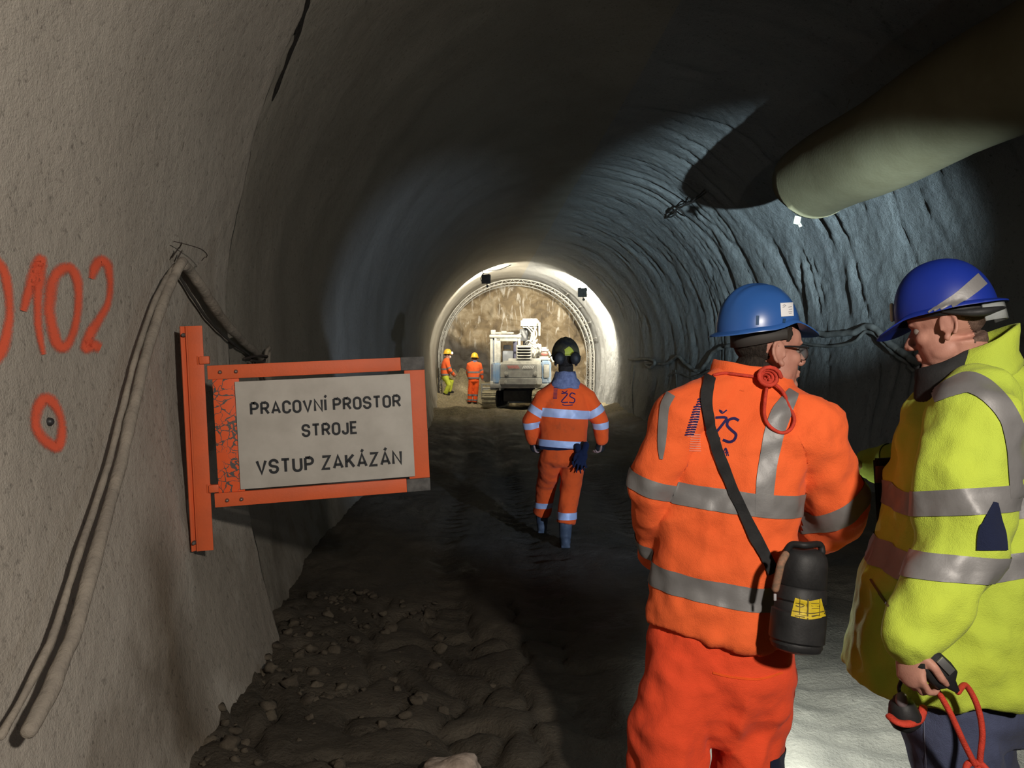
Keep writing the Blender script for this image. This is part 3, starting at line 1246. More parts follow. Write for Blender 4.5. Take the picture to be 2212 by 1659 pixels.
def chipped():
    m, nt, b = nodes('orange_paint_flaking')
    L = nt.links
    tc = N(nt, 'ShaderNodeTexCoord')
    v = N(nt, 'ShaderNodeTexVoronoi', Scale=30.0, feature='DISTANCE_TO_EDGE')
    n = N(nt, 'ShaderNodeTexNoise', Scale=9.0, Detail=4.0)
    L.new(tc.outputs['Object'], n.inputs['Vector'])
    add = N(nt, 'ShaderNodeMix', data_type='RGBA', blend_type='LINEAR_LIGHT')
    add.inputs[0].default_value = 0.06
    L.new(tc.outputs['Object'], add.inputs[6])
    L.new(n.outputs['Color'], add.inputs[7])
    L.new(add.outputs[2], v.inputs['Vector'])
    L.new(tc.outputs['Object'], n.inputs['Vector'])
    n2 = N(nt, 'ShaderNodeTexNoise', Scale=7.0, Detail=3.0)
    L.new(tc.outputs['Object'], n2.inputs['Vector'])
    th = N(nt, 'ShaderNodeMath', operation='MULTIPLY_ADD')
    th.inputs[1].default_value = 0.45
    th.inputs[2].default_value = -0.19
    L.new(n2.outputs['Fac'], th.inputs[0])
    lt = N(nt, 'ShaderNodeMath', operation='LESS_THAN')
    L.new(v.outputs['Distance'], lt.inputs[0])
    L.new(th.outputs[0], lt.inputs[1])
    mx = N(nt, 'ShaderNodeMix', data_type='RGBA')
    L.new(lt.outputs[0], mx.inputs[0])
    mx.inputs[6].default_value = (0.78, 0.105, 0.02, 1)
    mx.inputs[7].default_value = (0.09, 0.08, 0.075, 1)
    L.new(mx.outputs[2], b.inputs['Base Color'])
    b.inputs['Roughness'].default_value = 0.6
    return m


MAT_CHIP = chipped()
MAT_PLATE = M('bare_grey_plate', (0.13, 0.125, 0.12), (0.07, 0.068, 0.066), 26, 0.65, 0.2, 60)
MAT_WHITE = M('dirty_white_panel', (0.50, 0.475, 0.43), (0.42, 0.395, 0.355), 7, 0.6, 0.0)
MAT_INK = M('black_lettering', (0.018, 0.020, 0.024), rough=0.6)

sroot = thing('warning_sign', 'orange framed white warning sign with black Czech lettering on left wall', 'sign', tuple(SP(0.0, 1.0)))


def splate(name, u0, u1, v0, v1, z, t, mat, parent=None, bev=0.003):
    bm = bmesh.new()
    c = SP((u0 + u1) / 2, (v0 + v1) / 2, z)
    box(bm, c, ((u1 - u0) * sw, (v1 - v0) * sh, t), SM, bev)
    return obj(name, sharp(to_mesh(bm)), mat, parent or sroot)


splate('bottom_bar', 0.0, 0.885, 0.900, 1.0, 0.012, 0.024, MAT_OR)
splate('top_bar', 0.0, 0.885, 0.0, 0.098, 0.012, 0.024, MAT_OR)
o = splate('corner_plate', 0.885, 1.0, 0.0, 0.098, 0.013, 0.022, MAT_PLATE)
o['label'] = 'bare grey upper corner plate'
o = splate('corner_plate', 0.885, 1.0, 0.905, 1.0, 0.013, 0.022, MAT_PLATE)
o['label'] = 'bare grey lower corner plate'
o = splate('left_stile', 0.018, 0.135, 0.098, 0.900, 0.008, 0.018, MAT_CHIP)
o['label'] = 'flaking orange stile'
splate('right_stile', 0.90, 1.0, 0.098, 0.905, 0.008, 0.018, MAT_OR)
pan = splate('panel', 0.117, 0.927, 0.122, 0.885, 0.024, 0.010, MAT_WHITE, bev=0.002)
pan['label'] = 'white lettered panel'
for k, (u, v) in enumerate(((0.055, 0.05), (0.125, 0.05), (0.055, 0.955), (0.118, 0.955))):
    bm = bmesh.new()
    p = SP(u, v, 0.022)
    tube(bm, [p, p + sn * 0.010], [0.010, 0.007], 12, up=V((0, 0, 1)))
    obj('bolt', bm, M('bolt_zinc', (0.26, 0.22, 0.2), rough=0.4, metal=0.7) if k == 0 else bpy.data.materials['bolt_zinc'], sroot)

# post: an L-section bar fixed to the wall, with two hinge lugs
pt = U(412, 704, dl - 0.02)
pb = U(437, 1190, dl - 0.02)
pd = (pt - pb).normalized()
pl = (pt - pb).length
px_ = su - pd * su.dot(pd)
px_.normalize()
pn = px_.cross(pd).normalized()
if pn.y > 0:
    pn = -pn
PM = Matrix((px_, pd, pn)).transposed()
pc = (pt + pb) / 2
pw = 33.0 / F * dl
bm = bmesh.new()
box(bm, pc + px_ * (pw * 0.21), (pw * 0.95, pl, 0.008), PM, 0.002)
box(bm, pc - px_ * (pw * 0.26) - pn * 0.026, (0.010, pl, 0.06), PM, 0.002)
box(bm, pc - px_ * (pw * 0.46) - pn * 0.012, (pw * 0.5, pl, 0.008), PM @ Matrix.Rotation(R(38), 3, 'Y'), 0.002)
obj('post', sharp(to_mesh(bm)), MAT_OR, sroot)
for (u, v) in ((-0.01, -0.04), (0.0, 0.865)):
    bm = bmesh.new()
    box(bm, SP(u, v, 0.016), (0.042, 0.034, 0.03), SM, 0.004)
    cyl(bm, SP(u - 0.026, v + 0.03, 0.006), SP(u - 0.026, v - 0.03, 0.006), 0.012, 12)
    box(bm, SP(u - 0.028, v, 0.006), (0.034, 0.03, 0.014), SM, 0.003)
    obj('hinge', sharp(to_mesh(bm)), MAT_OR, sroot)
for q, (a, b) in enumerate(((0.012, 0.0), (-0.012, 0.0))):
    pass
for end in (pt - pd * 0.04, pb + pd * 0.04):
    bm = bmesh.new()
    tube(bm, [end - px_ * pw * 0.45, end - px_ * pw * 0.45 + pn * 0.02], [0.010, 0.007], 12)
    obj('anchor_bolt', bm, MAT_PLATE, sroot)

GL = {
    'P': (0.53, [[(0, 0), (0, 1)], [(0, 1), (0.28, 1)] + arc(0.28, 0.74, 0.25, 0.26, 90, -90) + [(0, 0.48)]]),
    'R': (0.55, [[(0, 0), (0, 1)], [(0, 1), (0.28, 1)] + arc(0.28, 0.74, 0.25, 0.26, 90, -90) + [(0, 0.48)], [(0.27, 0.48), (0.55, 0)]]),
    'A': (0.60, [[(0, 0), (0.30, 1), (0.60, 0)], [(0.09, 0.27), (0.51, 0.27)]]),
    'C': (0.53, [[(0.53, 0.70)] + arc(0.265, 0.735, 0.265, 0.265, 0, 180) + arc(0.265, 0.265, 0.265, 0.265, 180, 360) + [(0.53, 0.30)]]),
    'O': (0.54, [arc(0.27, 0.73, 0.27, 0.27, 0, 180) + arc(0.27, 0.27, 0.27, 0.27, 180, 360) + [(0.54, 0.73)]]),
    'V': (0.60, [[(0, 1), (0.30, 0), (0.60, 1)]]),
    'N': (0.56, [[(0, 0), (0, 1), (0.56, 0), (0.56, 1)]]),
    'I': (0.0, [[(0, 0), (0, 1)]]),
    'S': (0.52, [[(0.52, 0.72)] + arc(0.26, 0.755, 0.26, 0.245, 0, 180) + arc(0.26, 0.70, 0.26, 0.19, 180, 250, 4) + arc(0.26, 0.30, 0.26, 0.19, 70, 0, 4) + arc(0.26, 0.245, 0.26, 0.245, 0, -180) + [(0, 0.29)]]),
    'T': (0.54, [[(0, 1), (0.54, 1)], [(0.27, 1), (0.27, 0)]]),
    'J': (0.40, [[(0.40, 1), (0.40, 0.24)] + arc(0.20, 0.22, 0.20, 0.22, 0, -180) + [(0, 0.30)]]),
    'E': (0.46, [[(0.46, 1), (0, 1), (0, 0), (0.46, 0)], [(0, 0.52), (0.40, 0.52)]]),
    'U': (0.54, [[(0, 1)] + arc(0.27, 0.27, 0.27, 0.27, 180, 360) + [(0.54, 1)]]),
    'Z': (0.52, [[(0, 1), (0.52, 1), (0, 0), (0.52, 0)]]),
    'K': (0.56, [[(0, 0), (0, 1)], [(0.53, 1), (0.02, 0.40)], [(0.19, 0.60), (0.56, 0)]]),
}
ACC = {'Í': 'I', 'Á': 'A'}


def text_line(txt, u0, u1, vb, cap, parent):
    st = 0.215
    x = 0.0
    strokes = []
    for ch in txt:
        if ch == ' ':
            x += 0.40
            continue
        b = ACC.get(ch, ch)
        w, ss = GL[b]
        for s in ss:
            strokes.append([(x + p[0], p[1]) for p in s])
        if ch in ACC:
            m = x + w / 2
            strokes.append([(m - 0.03, 1.17), (m + 0.09, 1.38)])
        x += w + 0.30
    tot = x - 0.30
    H_ = cap * sh
    k = H_ * (1 - st)
    width = (u1 - u0) * sw
    kx = (width - st * H_) / tot
    bm = bmesh.new()
    for s in strokes:
        ribbon2(bm, [(px * kx / k, py) for px, py in s], st, 0.0,
                lambda a, c, z: SP(u0, vb, 0.0306) + su * ((a + st / 2) * k) - sv * ((c + st / 2 / (1 - st) * 0.9) * k))
    bmesh.ops.recalc_face_normals(bm, faces=bm.faces[:])
    return obj('lettering', bm, MAT_INK, parent)


text_line('PRACOVNÍ PROSTOR', 0.178, 0.880, 0.368, 0.100, pan)
text_line('STROJE', 0.405, 0.668, 0.545, 0.100, pan)
text_line('VSTUP ZAKÁZÁN', 0.190, 0.872, 0.792, 0.113, pan)
# ------------------------------------------------------------------ people
MAT_SKIN = M('skin', (0.47, 0.235, 0.175), (0.39, 0.185, 0.14), 14, 0.55, 0.12, 220, 0, 0.35)
MAT_HAIR = M('dark_hair', (0.012, 0.009, 0.007), (0.032, 0.025, 0.020), 120, 0.8, 0.6, 300, stretch=(1, 1, 0.25))
MAT_EYE = M('eye', (0.22, 0.19, 0.17), rough=0.2)
MAT_ORANGE = cloth('hi_vis_orange', (0.92, 0.150, 0.040), (0.85, 0.130, 0.034), (0.42, 0.055, 0.012), 0.60, 0.86, 4.0)
MAT_ORANGE_D = cloth('hi_vis_orange_dirty', (0.90, 0.11, 0.018), (0.82, 0.10, 0.018), (0.20, 0.07, 0.03), 0.56, 0.80, 6.0)
MAT_REDOR = cloth('red_orange_trousers', (0.90, 0.090, 0.030), (0.82, 0.080, 0.028), (0.45, 0.035, 0.012), 0.62, 0.9, 4.0)
MAT_YEL = cloth('hi_vis_yellow', (0.47, 0.57, 0.060), (0.42, 0.53, 0.065), (0.32, 0.12, 0.012), 0.60, 0.80, 2.6)
MAT_TAPE = M('reflective_tape', (0.19, 0.185, 0.185), (0.23, 0.225, 0.225), 5, 0.5, 0.1, 60, 0.2, 0.5)
MAT_TAPE_LIT = M('reflective_tape_lit', (0.40, 0.44, 0.60), (0.46, 0.50, 0.64), 5, 0.5, 0.1, 60, 0.1, 0.5)  # cool lamplight thrown back by the tape is put into its colour
MAT_NAVY = cloth('navy_cloth', (0.009, 0.013, 0.036), (0.013, 0.018, 0.046))
MAT_DENIM = cloth('dark_blue_trousers', (0.055, 0.066, 0.125), (0.075, 0.088, 0.155), (0.02, 0.02, 0.03), 0.5, 0.8, 5)
MAT_FLEECE = M('grey_blue_fleece', (0.12, 0.14, 0.24), (0.20, 0.23, 0.36), 26, 0.95, 0.6, 90)
MAT_BLACK = M('black_fabric', (0.012, 0.012, 0.013), (0.02, 0.02, 0.021), 20, 0.8, 0.2, 150)
MAT_RUBBER = M('blue_grey_rubber', (0.05, 0.062, 0.085), (0.10, 0.115, 0.14), 8, 0.6, 0.2, 40)
MAT_HELM_B = M('blue_helmet_plastic', (0.024, 0.095, 0.32), (0.030, 0.105, 0.35), 6, 0.32, 0, 50, 0, 0.5)
MAT_HELM_D = M('deep_blue_helmet_plastic', (0.007, 0.024, 0.24), (0.009, 0.028, 0.27), 6, 0.42, 0, 50, 0, 0.5)
MAT_HELM_Y = M('yellow_helmet_plastic', (0.80, 0.44, 0.03), (0.72, 0.40, 0.04), 9, 0.4)
MAT_HELM_K = M('dark_helmet_plastic', (0.015, 0.016, 0.018), (0.10, 0.09, 0.04), 7, 0.5)
MAT_YG = M('yellow_green_band', (0.45, 0.48, 0.05), (0.32, 0.34, 0.05), 9, 0.5)
MAT_BLKP = M('black_plastic', (0.010, 0.010, 0.011), (0.022, 0.022, 0.023), 12, 0.55, 0.1, 60, 0, 0.3)
MAT_GLOVE = M('grey_glove', (0.30, 0.29, 0.29), (0.06, 0.06, 0.07), 14, 0.85, 0.2, 100)
MAT_CORD = M('red_cord', (0.62, 0.055, 0.03), (0.42, 0.04, 0.022), 40, 0.7, 0.4, 250)
MAT_INKB = M('navy_print', (0.018, 0.010, 0.075), rough=0.8)
MAT_PINKPR = M('worn_pink_print', (0.75, 0.32, 0.25), rough=0.8)


def head_matrix(c, az, pitch=0.0, roll=0.0, s=1.0):
    a, p = R(az), R(pitch)
    f = V((math.sin(a) * math.cos(p), math.cos(a) * math.cos(p), math.sin(p)))
    l = V((0, 0, 1)).cross(f).normalized()
    u = f.cross(l)
    Rm = Matrix((f, l, u)).transposed()
    Rm = Rm @ Matrix.Rotation(R(roll), 3, 'X')
    return Matrix.Translation(c) @ Rm.to_4x4() @ Matrix.Scale(s, 4)


def add_head(bm, Mx, neck_to, detail=True):
    R3 = Mx.to_3x3().normalized()
    s = Mx.to_scale().x

    def E(x, y, z, r, m=None):
        rr = [q * s for q in (r if hasattr(r, '__len__') else (r, r, r))]
        ball(bm, Mx @ V((x, y, z)), rr, R3 @ m if m is not None else R3, 20)
    E(-0.006, 0, 0.045, (0.099, 0.077, 0.088))
    E(0.030, 0, -0.030, (0.062, 0.062, 0.088))
    E(0.030, 0, -0.078, (0.052, 0.052, 0.038))
    E(0.076, 0, -0.100, (0.020, 0.024, 0.019))
    E(0.055, 0, 0.040, (0.046, 0.062, 0.05))
    if detail:
        E(0.086, 0, 0.026, (0.014, 0.050, 0.011))
        tube(bm, [Mx @ V(p) for p in ((0.084, 0, 0.016), (0.100, 0, -0.006), (0.114, 0, -0.030))], [0.010 * s, 0.011 * s, 0.014 * s], 12)
        E(0.104, 0.012, -0.036, (0.012, 0.009, 0.009))
        E(0.104, -0.012, -0.036, (0.012, 0.009, 0.009))
        E(0.092, 0, -0.061, (0.011, 0.024, 0.007))
        E(0.090, 0, -0.073, (0.011, 0.021, 0.008))
        for q in (-1, 1):
            E(0.058, q * 0.040, -0.020, (0.026, 0.020, 0.024))
            E(0.020, q * 0.046, -0.060, (0.034, 0.016, 0.030))
            # ear: rim and lobe
            tilt = Matrix.Rotation(R(12), 3, 'Y')
            E(-0.012, q * 0.080, -0.002, (0.018, 0.008, 0.030), tilt)
            ring = [(-0.012 + 0.020 * math.cos(t) - 0.004, q * (0.086 + 0.006 * math.cos(t + 2.2)), 0.000 + 0.032 * math.sin(t)) for t in [R(k) for k in range(-20, 260, 20)]]
            tube(bm, [Mx @ V(p) for p in ring], 0.0055 * s, 8)
            E(-0.004, q * 0.081, -0.033, (0.009, 0.007, 0.011))
    else:
        E(0.105, 0, -0.022, (0.018, 0.014, 0.022))
        for q in (-1, 1):
            E(-0.012, q * 0.080, -0.002, (0.018, 0.010, 0.032))
    top = Mx @ V((-0.025, 0, -0.03))
    tube(bm, [top, top.lerp(neck_to, 0.55), neck_to], [0.058 * s, 0.060 * s, 0.072 * s], 18, round_cap=False)


def add_hand(bm, wrist, fwd, palm, thumb, curl=40, s=1.0, spread=6, thumb_curl=20):
    """palm and five fingers; fwd = direction of the fingers, palm = way the palm looks, thumb = side of the thumb"""
    fwd = fwd.normalized()
    thumb = (thumb - fwd * thumb.dot(fwd)).normalized()
    pn = fwd.cross(thumb).normalized()
    if pn.dot(palm) < 0:
        pn = -pn
    R3 = Matrix((fwd, thumb, pn)).transposed()
    ball(bm, wrist + fwd * 0.050 * s, (0.056 * s, 0.042 * s, 0.016 * s), R3, 18)
    ball(bm, wrist + fwd * 0.030 * s + thumb * 0.022 * s + pn * 0.006, (0.036 * s, 0.019 * s, 0.016 * s), R3, 14)
    tube(bm, [wrist - fwd * 0.05 * s, wrist + fwd * 0.02 * s], [0.027 * s, 0.026 * s], 14)
    lens = (0.074, 0.083, 0.077, 0.060)
    for i, L in enumerate(lens):
        off = (0.031 - 0.0205 * i) * s
        b = wrist + fwd * (0.088 - 0.005 * abs(i - 1.2)) * s + thumb * off
        d = (fwd + thumb * math.tan(R(spread * (1.5 - i)))).normalized()
        pts, rads = [b - d * 0.03 * s, b], [0.0098 * s, 0.0098 * s]
        ang = R(curl * (0.75 + 0.12 * i))
        seg = (0.45, 0.30, 0.25)
        tot = 0.0
        p = b
        for j, q in enumerate(seg):
            tot += ang * (0.8, 1.0, 0.75)[j]
            dd = d * math.cos(tot) + pn * math.sin(tot)
            p = p + dd * L * q * s
            pts.append(p)
            rads.append((0.0092, 0.0084, 0.0070)[j] * s)
        tube(bm, pts, rads, 10)
    b = wrist + fwd * 0.022 * s + thumb * 0.030 * s
    d1 = (fwd * 0.62 + thumb * 0.72 + pn * 0.25).normalized()
    d2 = (fwd * 0.85 + thumb * 0.15 + pn * math.tan(R(thumb_curl))).normalized()
    d3 = (fwd * 0.80 - thumb * 0.15 + pn * math.tan(R(thumb_curl + 18))).normalized()
    p1 = b + d1 * 0.036 * s
    p2 = p1 + d2 * 0.034 * s
    p3 = p2 + d3 * 0.026 * s
    tube(bm, [b, p1, p2, p3], [0.014 * s, 0.0115 * s, 0.0102 * s, 0.008 * s], 10)


def helmet_shell(Mx, kind='cap', k=1.0, seg=64, rings=20, hk=1.0):
    """shell with crown, ridges and brim; inside surface too"""
    bm = bmesh.new()
    A, B, Hh = 0.132 * k, 0.112 * k, 0.145 * k * hk

    def rim_z(t):
        # the rim rises over the ears and drops to the peak and the nape
        c = math.cos(t)
        side = math.exp(-((abs(t) - 1.05) / 0.42) ** 2)
        return 0.052 + (0.020 * side if kind == 'cap' else 0.004 * side) - (0.012 * sstep(0.5, 1.0, c)) - 0.008 * sstep(0.3, 1.0, -c)

    rows = []
    ts = [-math.pi + 2 * math.pi * i / seg for i in range(seg)]
    for j in range(rings + 1):
        ph = (math.pi / 2) * (1 - j / rings)
        row = []
        for t in ts:
            cz = math.sin(ph)
            cr = math.cos(ph) ** 0.86
            rz = rim_z(t)
            x, y = A * cr * math.cos(t), B * cr * math.sin(t)
            z = rz + (Hh + 0.052 - rz) * cz ** 1.02
            if kind in ('cap', 'ribbed'):
                for yc, amp, wd in ((0.0, 0.007, 0.020), (0.038, 0.004, 0.010), (-0.038, 0.004, 0.010)):
                    z += amp * math.exp(-((y - yc * k) / (wd * k)) ** 2) * sstep(0.25, 0.6, cz)
            row.append(V((x, y, z)))
        rows.append(row)
    # brim rings
    brim = []
    for f, dz in ((0.35, -0.001), (1.0, -0.006), (1.02, -0.010), (0.6, -0.009)):
        row = []
        for i, t in enumerate(ts):
            c = math.cos(t)
            wdt = (0.012 + 0.046 * sstep(0.45, 1.0, c) + 0.012 * sstep(0.5, 1.0, -c)) * k
            b = rows[-1][i]
            d = V((math.cos(t), math.sin(t), 0))
            row.append(b + d * (wdt * f) + V((0, 0, dz * k - 0.012 * k * f * sstep(0.5, 1.0, c) - 0.004 * f)))
        brim.append(row)
    inner = []
    for row in reversed(rows[1:]):
        inner.append([V((p.x * 0.965, p.y * 0.965, p.z - 0.004)) for p in row])
    allr = rows[1:] + brim + inner
    vs = [[bm.verts.new(Mx @ p) for p in r] for r in allr]
    for a, b in zip(vs, vs[1:]):
        for i in range(seg):
            bm.faces.new((a[i], b[i], b[(i + 1) % seg], a[(i + 1) % seg]))
    top = bm.verts.new(Mx @ V((0, 0, rows[0][0].z)))
    for i in range(seg):
        bm.faces.new((top, vs[0][i], vs[0][(i + 1) % seg]))
    tin = bm.verts.new(Mx @ V((0, 0, rows[0][0].z - 0.006)))
    for i in range(seg):
        bm.faces.new((tin, vs[-1][(i + 1) % seg], vs[-1][i]))
    bmesh.ops.recalc_face_normals(bm, faces=bm.faces[:])
    return sharp(to_mesh(bm, 'helmet'), 50)


def head_band(Mx, z0, z1, r=(0.104, 0.086), a0=-180, a1=180, t=0.004, seg=40):
    """curved strap around the head; azimuth 0 = front"""
    bm = bmesh.new()
    n = seg
    o0, o1, i0, i1 = [], [], [], []
    for k in range(n + 1):
        a = R(a0 + (a1 - a0) * k / n)
        c, s = math.cos(a), math.sin(a)
        zz0 = z0(a) if callable(z0) else z0
        zz1 = z1(a) if callable(z1) else z1
        o0.append(Mx @ V((r[0] * c, r[1] * s, zz0)))
        o1.append(Mx @ V((r[0] * c, r[1] * s, zz1)))
        i0.append(Mx @ V(((r[0] - t) * c, (r[1] - t) * s, zz0)))
        i1.append(Mx @ V(((r[0] - t) * c, (r[1] - t) * s, zz1)))
    grid(bm, [i0, o0, o1, i1, i0])
    bmesh.ops.remove_doubles(bm, verts=bm.verts, dist=1e-6)
    bmesh.ops.recalc_face_normals(bm, faces=bm.faces[:])
    return bm


def hair_from(body, Mx, test, mat, root, off=0.006, name='hair'):
    bm = bmesh.new()
    bm.from_mesh(body)
    inv = Mx.inverted()
    kill = [f for f in bm.faces if not test(inv @ f.calc_center_median())]
    bmesh.ops.delete(bm, geom=kill, context='FACES')
    bm.normal_update()
    edge = {v for e in bm.edges if e.is_boundary for v in e.verts}
    for v in bm.verts:
        v.co += v.normal * (off * (0.25 if v in edge else 1.0) * (1 + 0.35 * noise.noise(v.co * 90)))
    return obj(name, bm, mat, root)


def seg_dist(p, a, b):
    ab = b - a
    t = max(0.0, min(1.0, (p - a).dot(ab) / ab.length_squared))
    return (p - (a + ab * t)).length


def limb_of(p, caps):
    best, bd = None, 1e9
    for nm, lst in caps.items():
        for a, b, r in lst:
            d = seg_dist(p, a, b) / r
            if d < bd:
                bd, best = d, nm
    return best


def wrinkle(me, amp, dirs, seed=0.0, mask=None):
    """folds: ridged noise drawn out along given directions; dirs = [(direction, scale across, scale along, weight)]"""
    nor = [v.normal.copy() for v in me.vertices]
    n = noise.noise
    fr = []
    for d, sa, sl, w in dirs:
        d = V(d).normalized()
        a, b = frame_of(d)
        fr.append((d, a, b, sa, sl, w))
    for v, nn in zip(me.vertices, nor):
        p = v.co
        h = 0.0
        wob = n(p * 3.1 + V((seed, 1, 2)))
        for d, a, b, sa, sl, w in fr:
            q = V((p.dot(a) * sa + 0.5 * wob, p.dot(b) * sa, p.dot(d) * sl + seed))
            k = n(q)
            h += w * (0.55 - 1.5 * abs(k)) * (0.35 + 0.65 * sstep(-0.3, 0.35, n(p * 4.0 + V((seed * 3, 7, 7)))))
        h += 0.35 * n(p * 17 + V((seed, 0, 0)))
        m = 1.0 if mask is None else mask(p)
        v.co = p + nn * (amp * h * m)
    me.update()


def band_on(jm, co, no, w, keep, off=0.0035):
    bm = bmesh.new()
    bm.from_mesh(jm)
    no = no.normalized()
    for s in (-1, 1):
        geom = bm.verts[:] + bm.edges[:] + bm.faces[:]
        bmesh.ops.bisect_plane(bm, geom=geom, plane_co=co + no * (s * w / 2), plane_no=no, dist=1e-5)
    kill = []
    for f in bm.faces:
        c = f.calc_center_median()
        if abs((c - co).dot(no)) > w / 2 or not keep(c):
            kill.append(f)
    bmesh.ops.delete(bm, geom=kill, context='FACES')
    bm.normal_update()
    for v in bm.verts:
        v.co += v.normal * off
    return bm


class Person:
    def __init__(s, label, loc, voxel=0.009, name='person', group=None):
        s.root = thing(name, label, 'person', loc, group)
        s.vox = voxel

    def part(s, name, me, mat, parent=None, label=None):
        o = obj(name, me, mat, parent or s.root)
        if label:
            o['label'] = label
        return o

    def body(s, Mx, neck, trunk, arms, legs, hands=(), voxel=0.005, detail=True, mat=None):
        """one continuous body: head, neck, trunk, arms with hands, legs"""
        bm = bmesh.new()
        add_head(bm, Mx, neck, detail)
        tube(bm, [neck + V((0, 0, 0.02))] + trunk, [0.065] + [0.10] * len(trunk), 16)
        for a in arms:
            tube(bm, [trunk[0].lerp(a[0], 0.3)] + list(a), [0.06, 0.05, 0.042, 0.028], 14)
        for l in legs:
            tube(bm, list(l), [0.08, 0.058, 0.042], 14)
            ft = l[2] - V((0, 0, 0.05))
            ball(bm, ft + V((0, 0.03, 0)), (0.04, 0.09, 0.03), None, 12)
        for h in hands:
            add_hand(bm, **h)
        s.body_me = remesh(bm, voxel, 2, 0.5)
        s.body_o = s.part('body', s.body_me.copy(), mat or MAT_SKIN)
        return s.body_me

    def eyes(s, Mx, mat=None):
        for q in (-1, 1):
            bm = bmesh.new()
            ball(bm, Mx @ V((0.0735, q * 0.032, 0.004)), 0.0125 * Mx.to_scale().x)
            s.part('eye', bm, MAT_EYE)

    def garment(s, name, bm, mat, amp=0.006, dirs=None, seed=0.0, voxel=None, mask=None, smooth=4):
        me = remesh(bm, voxel or s.vox, smooth, 0.6)
        if amp:
            wrinkle(me, amp, dirs or [((0, 0, 1), 9, 3, 1.0)], seed, mask)
        o = s.part(name, me.copy(), mat)
        return me, o


def facing(az):
    a = R(az)
    return V((math.sin(a), math.cos(a), 0)), V((math.cos(a), -math.sin(a), 0))


def collar_ring(rows, th=0.006, seg=36):
    """rows = [(centre, ax, ay, rx, ry)] from bottom to top; closed shell with a rolled top"""
    out = [sring(c, ax, ay, rx, ry, seg, 2.1) for c, ax, ay, rx, ry in rows]
    inn = [sring(c, ax, ay, rx - th, ry - th, seg, 2.1) for c, ax, ay, rx, ry in rows]
    bm = bmesh.new()
    allr = out + inn[::-1]
    vs = [[bm.verts.new(p) for p in r] for r in allr]
    k = len(vs)
    for i in range(k):
        A, B = vs[i], vs[(i + 1) % k]
        for j in range(seg):
            bm.faces.new((A[j], A[(j + 1) % seg], B[(j + 1) % seg], B[j]))
    bmesh.ops.recalc_face_normals(bm, faces=bm.faces[:])
    bmesh.ops.subdivide_edges(bm, edges=bm.edges[:], cuts=1, use_grid_fill=True)
    return bm


def wobble(bm, amp, sc, seed=0):
    bm.normal_update()
    for v in bm.verts:
        v.co += v.normal * amp * noise.noise(v.co * sc + V((seed, 0, 0)))
    return bm


def boot(bm, ankle, toe, shaft_top, r=0.06):
    """rubber boot: shaft, heel and foot"""
    g = V((ankle.x, ankle.y, ankle.z))
    t = (toe - ankle)
    t.z = 0
    t.normalize()
    tube(bm, [shaft_top, shaft_top.lerp(ankle, 0.5), ankle], [r, r * 0.93, r * 0.88], 20, round_cap=False)
    s = V((t.y, -t.x, 0))
    R3 = Matrix((t, s, V((0, 0, 1)))).transposed()
    ball(bm, ankle + t * 0.055 - V((0, 0, 0.035)), (0.135, 0.052, 0.045), R3, 20)
    ball(bm, ankle + t * 0.13 - V((0, 0, 0.04)), (0.065, 0.052, 0.038), R3, 18)
    ball(bm, ankle - t * 0.02 - V((0, 0, 0.03)), (0.065, 0.05, 0.06), R3, 18)
    box(bm, ankle + t * 0.06 - V((0, 0, 0.078)), (0.25, 0.092, 0.02), R3, 0.008)


